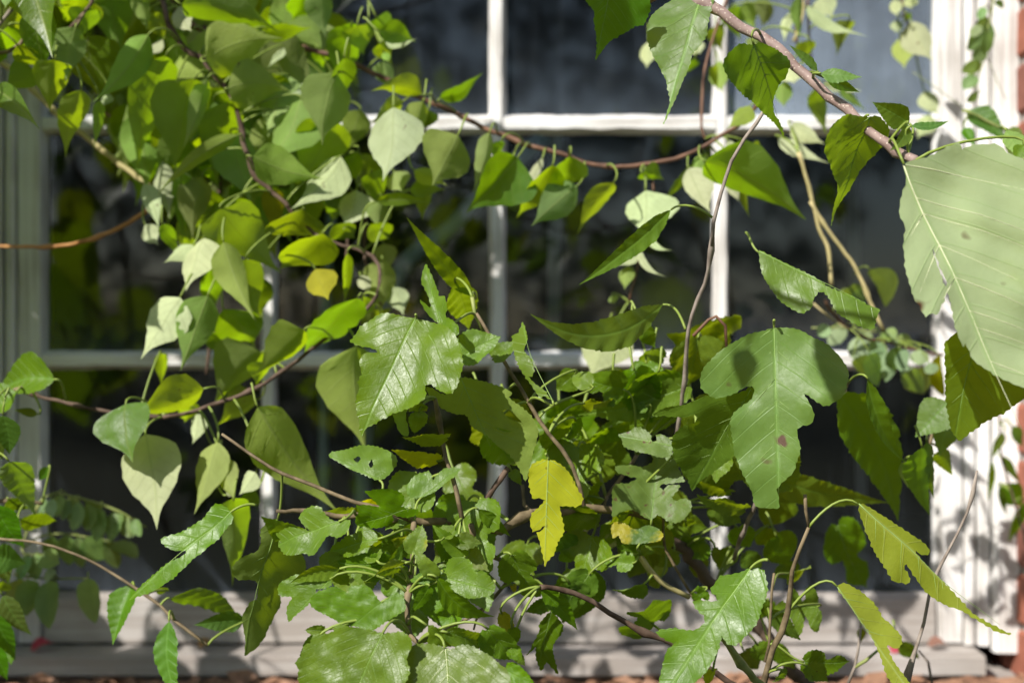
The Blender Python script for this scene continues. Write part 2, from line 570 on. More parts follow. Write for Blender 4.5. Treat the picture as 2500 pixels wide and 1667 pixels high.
def build_leaf(plant, shape, face, light, base, tip, w, d, o, poly=None, holes=()):
    """one leaf blade as a part of PLANT; base and tip are photo pixels, d metres from the lens"""
    nrm = LIGHTN[light].copy()
    j = o.get('j', .16)
    nrm += Vector((random.uniform(-j, j), 0, random.uniform(-j, j)))
    nrm.normalize()
    cx, cy = (base[0] + tip[0]) / 2, (base[1] + tip[1]) / 2
    pc = PX(cx, cy, d)

    def lift(x, y):
        r = PX(x, y, 1.0) - Vector((0, 0, CZ))
        t = (pc - Vector((0, 0, CZ))).dot(nrm) / r.dot(nrm)
        t = max(d - .16, min(d + .16, t))
        return Vector((0, 0, CZ)) + r * t
    B, T = lift(*base), lift(*tip)
    m = T - B
    L = m.length
    m /= L
    nc = nrm if face == 'u' else -nrm
    W = nc.cross(m).normalized()
    Nn = m.cross(W).normalized()
    mat = M[o['m']]
    z = make_z(L, shape, o)
    c = o.get('c', 0.0)
    bend = (lambda u: c * 4 * u * (1 - u)) if c else (lambda u: 0.0)

    def P(u, v):
        return m * (u * L) + W * ((v + bend(u)) * L) + Nn * (z(u, v) * L)
    uvs, vs, fs = [], [], []
    if poly is None and shape in WIDTH:
        q0, q1 = to_px(pc), to_px(pc + W * .01)
        dirp = Vector((tip[0] - base[0], tip[1] - base[1])).normalized()
        dp = q1 - q0
        perp = abs(dp.x * dirp.y - dp.y * dirp.x) / .01
        hw = min(.5, (w / 2) / max(perp, 1) / L) if perp > 1 else .3
        hw *= 1.08
        asym = o.get('a', random.uniform(-.12, .12))
        nr = int(o.get('rows', 15))
        nc_ = 4
        tab = WIDTH[shape]
        uvl = [(0.0, 0.0)]
        saw = o.get('teeth', 0)
        if saw:
            nr = max(nr, 44)
        for i in range(1, nr):
            u = (i / nr) ** (1.15)
            ww = interp(tab, u) * hw
            for k in range(-nc_, nc_ + 1):
                f = k / nc_
                s = ww * (1 + asym * (1 if k > 0 else -1))
                e = s * f
                if abs(k) == nc_:
                    e *= 1 + (saw * (1 if i % 2 else -.5)) + .03 * math.sin(i * 2.3)
                uvl.append((u + (.014 * abs(f) if abs(k) == nc_ and saw and i % 2 else 0), e))
        uvl.append((1.0, 0.0))
        row = 2 * nc_ + 1
        for i in range(nr - 2):
            for k in range(row - 1):
                a = 1 + i * row + k
                fs.append((a, a + row, a + row + 1, a + 1))
        for k in range(row - 1):
            fs.append((0, 1 + k, 2 + k))
            a = 1 + (nr - 2) * row + k
            fs.append((a, len(uvl) - 1, a + 1))
        outline = None
    else:
        if poly is None:
            q0, q1 = to_px(pc), to_px(pc + W * .01)
            dirp = Vector((tip[0] - base[0], tip[1] - base[1])).normalized()
            dp = q1 - q0
            perp = abs(dp.x * dirp.y - dp.y * dirp.x) / .01
            hw = min(.62, (w / 2) / max(perp, 1) / L)
            h1 = HALF[shape]
            h2 = HALF['m0'] if shape == 'm1' else HALF[shape]
            if o.get('flip'):
                h1, h2 = h2, h1
            jt = lambda p: (p[0] + random.uniform(-.015, .015), p[1] + (random.uniform(-.06, .06) if p[1] else 0))
            ol = [(u_, v_ * hw) for u_, v_ in map(jt, h1)] + [(u_, -v_ * hw) for u_, v_ in map(jt, h2[-2:0:-1])]
            hl = []
        else:
            def tuv(p):
                q = lift(*p) - B
                return (q.dot(m) / L, q.dot(W) / L)
            ol = [tuv(p) for p in poly]
            hl = [[tuv(p) for p in h] for h in holes]
        sc_ = (.085 / L) ** .75
        pitch = o.get('pitch', .026) * sc_
        ol = resample(ol, pitch, o.get('tooth', .0098) * sc_)
        hl = [resample(h, pitch * .7, .003) for h in hl]
        xs = [p[0] for p in ol]
        ys = [p[1] for p in ol]
        pts = [Vector(p) for p in ol]
        edges = [(i, (i + 1) % len(ol)) for i in range(len(ol))]
        for h in hl:
            s = len(pts)
            pts += [Vector(p) for p in h]
            edges += [(s + i, s + (i + 1) % len(h)) for i in range(len(h))]
        g = o.get('grid', .055)
        u0 = min(xs)
        i = 0
        while u0 < max(xs):
            v0 = min(ys) + (g / 2 if i % 2 else 0)
            while v0 < max(ys):
                q = (u0 + random.uniform(-.1, .1) * g, v0 + random.uniform(-.1, .1) * g)
                if inside(q, ol) and not any(inside(q, h) for h in hl):
                    pts.append(Vector(q))
                v0 += g
            u0 += g * .87
            i += 1
        rv, _e, rf, *_ = delaunay_2d_cdt(pts, edges, [], 0, 1e-6)
        for f in rf:
            cc = (sum(rv[i].x for i in f) / len(f), sum(rv[i].y for i in f) / len(f))
            if inside(cc, ol) and not any(inside(cc, h) for h in hl):
                fs.append(tuple(f))
        used = sorted({i for f in fs for i in f})
        mp = {a: b for b, a in enumerate(used)}
        fs = [tuple(mp[i] for i in f) for f in fs]
        uvl = [(rv[i].x, rv[i].y) for i in used]
        outline = ol
    vs = [P(u, v) for u, v in uvl]
    uvs = [(u, v + .5) for u, v in uvl]
    # winding: front face = upper side (Nn points to the upper side)
    if fs:
        a, b, c2 = (Vector(vs[i]) for i in fs[len(fs) // 2][:3])
        if (b - a).cross(c2 - a).dot(Nn) < 0:
            fs = [f[::-1] for f in fs]
    loc = B - Vector(plant.location)
    lf = link_mesh('leaf' if shape != 'e' else 'leaflet', vs, fs, mat, plant, loc, True, uvs)
    lab = o.get('label')
    if lab:
        lf['label'] = lab.replace('_', ' ')
    # veins as fine ribs: one connected net
    if outline and o.get('veins', 1) and w_px(base, tip) > 110:
        ang = o.get('vang', 46)
        vv, vf = [], []
        r0 = o.get('vr', .0042) * L
        nmid = 16
        um = .93
        path = [P(um * i / nmid, 0) for i in range(nmid + 1)]
        tv, tf = tube_vf(path, lambda t: r0 * (1 - .8 * t), 4)
        vv += tv
        vf += tf
        nl = int(o.get('nv', 6))
        for s in (-1, 1):
            for i in range(nl):
                u0 = (i / nl) * .8
                k0 = min(nmid, round(u0 / um * nmid))
                u0 = um * k0 / nmid
                an = R(ang * (1.25 if i == 0 else 1.0) + random.uniform(-5, 5))
                uu, v_ = u0, 0.0
                pl = []
                for st in range(26):
                    an2 = an * (1 - .012 * st)
                    uu += .03 * math.cos(an2)
                    v_ += .03 * math.sin(an2) * s
                    if not inside((uu, v_), outline):
                        break
                    pl.append(P(uu, v_))
                pl = pl[:-1]
                if len(pl) < 3:
                    continue
                lr = r0 * (.62 if i == 0 else .45)
                tv, tf = tube_vf(pl, lambda t: lr * (1 - .8 * t), 4)
                st = len(vv)
                vv += tv
                vf += [tuple(q + st for q in f) for f in tf[:-2]]
                for j4 in range(4):
                    vf.append((k0 * 4 + j4, k0 * 4 + (j4 + 1) % 4, st + (j4 + 1) % 4, st + j4))
        link_mesh('vein', vv, vf, M[o.get('vm', 'vein')], lf)
    lf_info = Leaf()
    lf_info.ob, lf_info.B, lf_info.m, lf_info.L = lf, B, m, L
    return lf_info


def w_px(a, b):
    return math.hypot(a[0] - b[0], a[1] - b[1])


def build_petiole(lf, stems, at=None, mat='petiole', rad=.0011, reach=.15):
    B, m = lf.B, lf.m
    best, bd = None, 1e9
    if at is not None:
        best = at
    else:
        for path in stems:
            for q in path:
                dd = (q - B).length
                if dd < bd:
                    best, bd = q, dd
        if bd > reach:
            best = None
    if best is None:
        best = B - m * .012 + Vector((random.uniform(-.006, .006), .01, .012))
    ds = (best - B).length
    c1 = B - m * min(ds * .35, .016)
    c2 = best + (B - best) * .25 + Vector((0, 0, min(.012, ds * .2)))
    path = []
    for i in range(9):
        t = i / 8
        path.append(((1 - t) ** 3 * B + 3 * (1 - t) ** 2 * t * c1 + 3 * (1 - t) * t * t * c2 + t ** 3 * best) - B)
    tv, tf = tube_vf(path, lambda t: rad * (1 + .35 * t), 5)
    link_mesh('petiole', tv, tf, M[mat], lf.ob)


# ------------------------------------------------------------------ plant table reader
S_ = 2500 / 2500 / (1763 / 625)
TILES = {k: (625 * (i % 4), 555.67 * (i // 4)) for i, k in enumerate('ABCDEFGHIJKL')}
DEF = {'v': dict(fold=.26, droop=.14, wave=.05, m='vine'), 's': dict(fold=.20, droop=.10, wave=.03, m='ovate', teeth=.016),
       'e': dict(fold=.12, droop=.08, wave=.02, m='leaflet', rows=9), 'm': dict(fold=.18, droop=.16, wave=.075, m='mulberry'),
       'P': dict(fold=.14, droop=.08, wave=.06, m='mulberry', corr=.006)}
PLANTS = {}


def read_table(text):
    plant = stems = None
    tx = ty = 0
    dd, bark = 1.4, 'b_dark'
    dopt = {}
    for line in text.strip().splitlines():
        line = line.strip()
        if not line or line.startswith('//'):
            continue
        k = line[0]
        if k == '@':                                   # @ key | name | category | label | depth | leaf material | group
            key, name, cat, lab, dep, lm, grp = [x.strip() for x in line[1:].split('|')]
            dd = float(dep)
            dopt = {'m': lm} if lm else {}
            px, py = 0, 0
            plant = None
            meta = (key, name, cat, lab, grp)
            stems = []
            continue
        if k == '#':
            tx, ty = TILES[line[1]]
            continue
        tok = line.split()
        if tok[0] == '>':                              # root point of the plant
            x, y, d = map(float, tok[1:4])
            key, name, cat, lab, grp = meta
            plant = thing(name, lab, cat, PX(tx + x * S_, ty + y * S_, d), grp or None)
            PLANTS[key] = (plant, stems)
            continue
        opts = dict(t.split('=') for t in tok if '=' in t)
        tok = [t for t in tok if '=' not in t]
        if tok[0] == '|':                              # | name bark radius0 radius1 depth0 depth1 x y x y ...
            nm, bk = tok[1], tok[2]
            r0, r1, d0, d1 = map(float, tok[3:7])
            xy = list(map(float, tok[7:]))
            pts = [(tx + xy[i] * S_, ty + xy[i + 1] * S_) for i in range(0, len(xy), 2)]
            n = len(pts)
            p3 = [PX(x, y, d0 + (d1 - d0) * i / max(1, n - 1)) for i, (x, y) in enumerate(pts)]
            path = catmull(p3, .007 if r0 > .0015 else .012)
            sd = random.random() * 99
            kn = float(opts.get('knob', .45))
            path = [q + Vector((noise.noise(q * 60), noise.noise(q * 60 + Vector((9, 0, sd))), noise.noise(q * 60 + Vector((0, 9, 4))))) * r0 * .85 for q in path]
            loc = path[0].copy()
            tv, tf = tube_vf([q - loc for q in path], lambda t: (r0 + (r1 - r0) * t) * (1 + kn * max(0, noise.noise(Vector((t * len(path) * .45, sd, 0)))) ** 2 * 4), 8)
            link_mesh(nm, tv, tf, M[bk], plant, loc - Vector(plant.location))
            stems.append(path)
            continue
        sh, fl = tok[0], tok[1]
        o = dict(DEF[sh[0]])
        o.update(dopt)
        o.update({kk: (vv_ if kk in ('m', 'vm', 'label', 'pm') else float(vv_) if kk not in ('p', 'h') else vv_) for kk, vv_ in opts.items()})
        if sh == 'v' and fl == 'dl' and 'm' not in opts and o['m'] == 'vine' and random.random() < .8:
            o['m'] = 'pale'
        o['c'] = float(opts.get('c', random.uniform(-.05, .05) if sh != 'P' else 0))
        o['droop'] *= random.uniform(.4, 1.9)
        o['fold'] = float(opts.get('fold', o['fold'] + random.uniform(-.10, .30)))
        if sh == 'P':
            i = tok.index(':')
            hd = list(map(float, tok[2:i]))
            rest = tok[i + 1:]
            holes, cur = [], []
            groups = [[]]
            for t in rest:
                if t == '/':
                    groups.append([])
                else:
                    groups[-1].append(float(t))
            conv = lambda g: [(tx + g[q] * S_, ty + g[q + 1] * S_) for q in range(0, len(g), 2)]
            poly, holes = conv(groups[0]), [conv(g) for g in groups[1:]]
            bx, by, ex, ey = hd[:4]
            w = 0
            d = hd[4] if len(hd) > 4 else dd
        else:
            nums = list(map(float, tok[2:]))
            bx, by, ex, ey, w = nums[:5]
            d = nums[5] if len(nums) > 5 else dd + random.uniform(-.05, .05)
            poly, holes = None, ()
        base, tip = (tx + bx * S_, ty + by * S_), (tx + ex * S_, ty + ey * S_)
        lf = build_leaf(plant, sh, fl[0], fl[1], base, tip, w * S_ * (1.13 if sh == 'v' else 1.35 if sh == 'e' else 1.0), d, o, poly, holes)
        if o.get('np'):
            continue
        at = None
        if 'p' in opts:
            ax, ay = map(float, opts['p'].split(','))
            aw = PX(tx + ax * S_, ty + ay * S_, d + .01)
            bd = 1e9
            for path in stems:
                for q in path:
                    e = (to_px(q) - to_px(aw)).length
                    if e < bd:
                        bd, at = e, q
            if bd > 30:
                at = aw
        build_petiole(lf, stems, at, o.get('pm', 'petiole'), .0006 if sh == 'e' else .0009, .06 if sh == 'e' else .085)

# ------------------------------------------------------------------ ground, room behind the glass
K = .72 / 2500


def X(px, d=YW):
    return (px - 1250) * K * d


def Z(py, d=YW):
    return CZ - (py - 833.5) * K * d


def sheet(name, mat, x0, x1, y0, y1, z, n=1, amp=0.0):
    vs = [(x0 + (x1 - x0) * i / n, y0 + (y1 - y0) * j / n, z + (amp * noise.noise(Vector((i * .9, j * .9, 3))) if amp else 0)) for j in range(n + 1) for i in range(n + 1)]
    fs = [(j * (n + 1) + i, j * (n + 1) + i + 1, (j + 1) * (n + 1) + i + 1, (j + 1) * (n + 1) + i) for j in range(n) for i in range(n)]
    o = link_mesh(name, vs, fs, mat)
    o['kind'] = 'structure'
    return o


sheet('ground', M['soil'], -120, 120, -160, 1.74, 0.0)
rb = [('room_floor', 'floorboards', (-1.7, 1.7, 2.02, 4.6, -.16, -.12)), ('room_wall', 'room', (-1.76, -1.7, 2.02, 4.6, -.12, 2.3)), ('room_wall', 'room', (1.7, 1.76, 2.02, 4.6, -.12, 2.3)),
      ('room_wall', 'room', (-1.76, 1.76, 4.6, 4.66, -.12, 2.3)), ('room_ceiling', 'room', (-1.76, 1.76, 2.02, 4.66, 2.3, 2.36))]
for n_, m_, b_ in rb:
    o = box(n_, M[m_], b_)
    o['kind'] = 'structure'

# ------------------------------------------------------------------ brick wall round the window
XL, XR = X(-62), X(2461)
ZT = Z(-330)
wall = thing('brick_wall', 'red brick wall round the old window, its pale mortar joints worn', 'brick wall', (XR, 1.75, 0))
YB = 1.755                                  # mortar face, bricks stand 4 mm proud
box('mortar_bed', M['mortar'], (XR, XR + 1.1, YB, 2.01, -.2, 2.36), wall)
box('mortar_bed', M['mortar'], (XL - 1.1, XL, YB, 2.01, -.2, 2.36), wall)
box('mortar_bed', M['mortar'], (XL, XR, YB, 2.01, ZT, 2.36), wall)
box('mortar_bed', M['mortar'], (XL, XR, 1.835, 2.01, -.2, .018), wall)
bvar = []


def brick_mesh(lx, ly, lz, k):
    bm = bmesh.new()
    bmesh.ops.create_cube(bm, size=1)
    bmesh.ops.scale(bm, verts=bm.verts, vec=(lx, ly, lz))
    bmesh.ops.bevel(bm, geom=bm.edges[:], offset=.004, segments=1, affect='EDGES')
    for v in bm.verts:
        v.co += Vector((random.uniform(-1, 1), random.uniform(-1, 1), random.uniform(-1, 1))) * .0014
    me = bpy.data.meshes.new('brick')
    bm.to_mesh(me)
    bm.free()
    me.materials.append(M[('brick', 'brick_b', 'brick_c', 'brick')[k % 4]])
    return me


long_ = [brick_mesh(.205, .1, .062, k) for k in range(6)]
half_ = [brick_mesh(.098, .1, .062, k) for k in range(6)]


def lay(me, x, y, z):
    o = bpy.data.objects.new('brick', me)
    COL.objects.link(o)
    o.parent = wall
    o.location = Vector((x, y, z)) - Vector(wall.location)
    o.rotation_euler = (random.uniform(-.012, .012), random.uniform(-.012, .012), random.uniform(-.012, .012))


for side in (1, -1):
    xe = XR if side > 0 else XL
    for r_ in range(13):
        zc = .015 + .072 * r_ + .031
        off = 0 if r_ % 2 else .0
        # reveal and front corner: the corner brick shows on both faces
        if r_ % 2:
            lay(random.choice(long_), xe + side * (.1025 - .006), 1.75 + .05 - .004, zc)
            x_ = .215
            lay(random.choice(half_), xe + side * (.049 - .006), 1.75 + .153, zc)
        else:
            lay(random.choice(half_), xe + side * (.049 - .006), 1.75 + .05 - .004, zc)
            lay(random.choice(half_), xe + side * (.049 - .006), 1.75 + .153, zc)
            x_ = .108
        for k in range(3):
            lay(random.choice(long_), xe + side * (x_ + .1025 - .006 + k * .215), 1.75 + .05 - .004, zc)

# ------------------------------------------------------------------ the window
win = thing('window', 'old white wooden window with twelve small panes behind the leaves', 'window', (0, 1.87, .05))
ZB = Z(1445)
V_M = [(638, 678), (1193, 1236), (1738, 1777)]
H_M = [(282, 330), (856, 902)]
YF = 1.853
zr0 = .0535


def muntin_prof(a, b):
    c = (a + b) / 2
    h = (b - a) / 2
    return [(a, 1.869), (c - h * .52, YF + .0005), (c + h * .52, YF), (b, 1.869), (b - h * .2, 1.885), (a + h * .2, 1.885)]


for a, b in V_M:
    profile_bar('muntin', M['paint_v'], muntin_prof(X(a), X(b)), 'z', ZB + .0005, ZT - .03, win, .0016, 60)
cols = [(119, 638), (678, 1193), (1236, 1738), (1777, 2275)]
for a, b in H_M:
    for c0, c1 in cols:
        profile_bar('muntin', M['paint_h'], muntin_prof(Z(b), Z(a)), 'x', X(c0) - .004, X(c1) + .004, win, .0016, 40)
rows = [(ZT - .03, Z(282)), (Z(332), Z(856)), (Z(904), ZB)]
for ri, (z1, z0) in enumerate(rows):
    for ci, (c0, c1) in enumerate(cols):
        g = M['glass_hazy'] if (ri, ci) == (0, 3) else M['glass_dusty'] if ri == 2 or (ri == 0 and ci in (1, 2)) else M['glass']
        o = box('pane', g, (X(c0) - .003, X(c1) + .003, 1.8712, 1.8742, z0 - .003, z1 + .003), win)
        o.rotation_euler = (random.uniform(-.004, .004), 0, random.uniform(-.004, .004))
# sash stiles, stepped towards the glass
for s in (-1, 1):
    e = X(119) if s < 0 else X(2275)
    w_ = .0335
    pr = [(e, 1.869), (e + s * .006, YF - .001), (e + s * w_, YF - .003), (e + s * w_, 1.889), (e + s * .002, 1.889)]
    profile_bar('stile', M['paint_stile'], pr, 'z', .0535, ZT - .02, win, .0012, 50)
    # parting bead, jamb board, outer casing with a rounded nose, each a step nearer
    j0 = e + s * (w_ + .0025)
    pr = [(j0, 1.89), (j0, 1.846), (j0 + s * .004, 1.842), (j0 + s * .010, 1.842), (j0 + s * .013, 1.847), (j0 + s * .013, 1.89)]
    profile_bar('parting_bead', M['paint_stile'], pr, 'z', .052, ZT, win, .0008, 40)
    j1 = j0 + s * .015
    pr = [(j1, 1.89), (j1, 1.838), (j1 + s * .013, 1.836), (j1 + s * .013, 1.89)]
    profile_bar('jamb', M['paint_stile'], pr, 'z', .052, ZT, win, .0008, 40)
    j2 = j1 + s * .0165
    pr = [(j2, 1.89), (j2, 1.828), (j2 + s * .004, 1.822), (j2 + s * .030, 1.820), (j2 + s * .033, 1.826), (j2 + s * .033, 1.89)]
    profile_bar('casing', M['paint_stile'], pr, 'z', .046, ZT, win, .001, 40)
pr = [(ZB, 1.869), (ZB - .007, YF + .001), (zr0, YF - .001), (zr0, 1.889), (ZB - .001, 1.889)]
profile_bar('bottom_rail', M['paint_old'], pr, 'x', X(119) + .0005, X(2275) - .0005, win, .0012, 60)
sl = [(.0505, 1.888), (.0475, 1.803), (.045, 1.798), (.024, 1.797), (.020, 1.802), (.019, 1.83), (.012, 1.888)]
profile_bar('sill', M['paint_old'], sl, 'x', X(42), X(2362), win, .0012, 70)
box('top_rail', M['paint_h'], (X(119), X(2275), YF, 1.889, ZT - .03, ZT), win)

# things standing indoors behind the glass
def rod(name, label, cat, mat, pts, r):
    path = catmull([Vector(p) for p in pts], .01)
    loc = path[0].copy()
    t = [q - loc for q in path]
    v, f = tube_vf(t, lambda u: r, 10)
    o = link_mesh(name, v, f, mat, None, loc)
    o['label'] = label
    o['category'] = cat
    return o


def PI_(x, y, d):
    return PX(x, y, d)


rod('pipe', 'pale blue bent pipe leaning indoors behind the pane left of the middle', 'pipe', M['hose'], [PI_(1330, 330, 2.02), PI_(1180, 470, 2.02), PI_(1095, 560, 2.02), PI_(1010, 620, 2.02), PI_(965, 690, 2.03), PI_(900, 900, 2.05), PI_(880, 1400, 2.1), PI_(880, 1520, 2.1)], .0125)
rod('pipe', 'upright grey blue pipe indoors behind the pane with the dark vine stem', 'pipe', M['hose'], [PI_(812, 480, 2.0), PI_(800, 640, 2.0), PI_(790, 860, 2.02), PI_(790, 1540, 2.05)], .008)
for x0, x1, w_, lab, d in ((2085, 2110, 26, 'thin grey batten standing indoors behind the rightmost panes', 2.25), (1335, 1325, 30, 'grey batten standing indoors just right of the middle bar', 2.4)):
    o = box('batten', M['inner'], (X(x0, d), X(x0 + w_, d), d, d + .02, -.11, Z(330, d)))
    o.rotation_euler = (0, R((x0 - x1) * .06), 0)
    o['label'] = lab
    o['category'] = 'batten'

# ------------------------------------------------------------------ garden behind the photographer, seen only in the glass
hv, hf = [], []
for i in range(9000):
    x_ = random.uniform(-7, 7)
    z_ = random.uniform(0, 1) ** .8 * (3.3 + .9 * noise.noise(Vector((x_ * .7, 2, 0))))
    y_ = -4.2 - random.uniform(0, 1.6) - .4 * noise.noise(Vector((x_, z_, 4)))
    if noise.noise(Vector((x_ * 1.1, z_ * 1.3, 8))) > .36 and z_ > .8:
        continue
    c_ = Vector((x_, y_, z_))
    a_ = Vector((random.uniform(-1, 1), random.uniform(-.6, .6), random.uniform(-1, 1))).normalized()
    b_ = a_.cross(Vector((random.uniform(-1, 1), random.uniform(-1, 1), random.uniform(-1, 1)))).normalized()
    s_ = random.uniform(.05, .12)
    k_ = len(hv)
    hv += [c_ + a_ * s_, c_ + b_ * s_ * .5, c_ - a_ * s_, c_ - b_ * s_ * .5]
    hf.append((k_, k_ + 1, k_ + 2, k_ + 3))
hedge = link_mesh('hedge_foliage', hv, hf, M['hedge'], None, None, False)
hedge['kind'] = 'stuff'

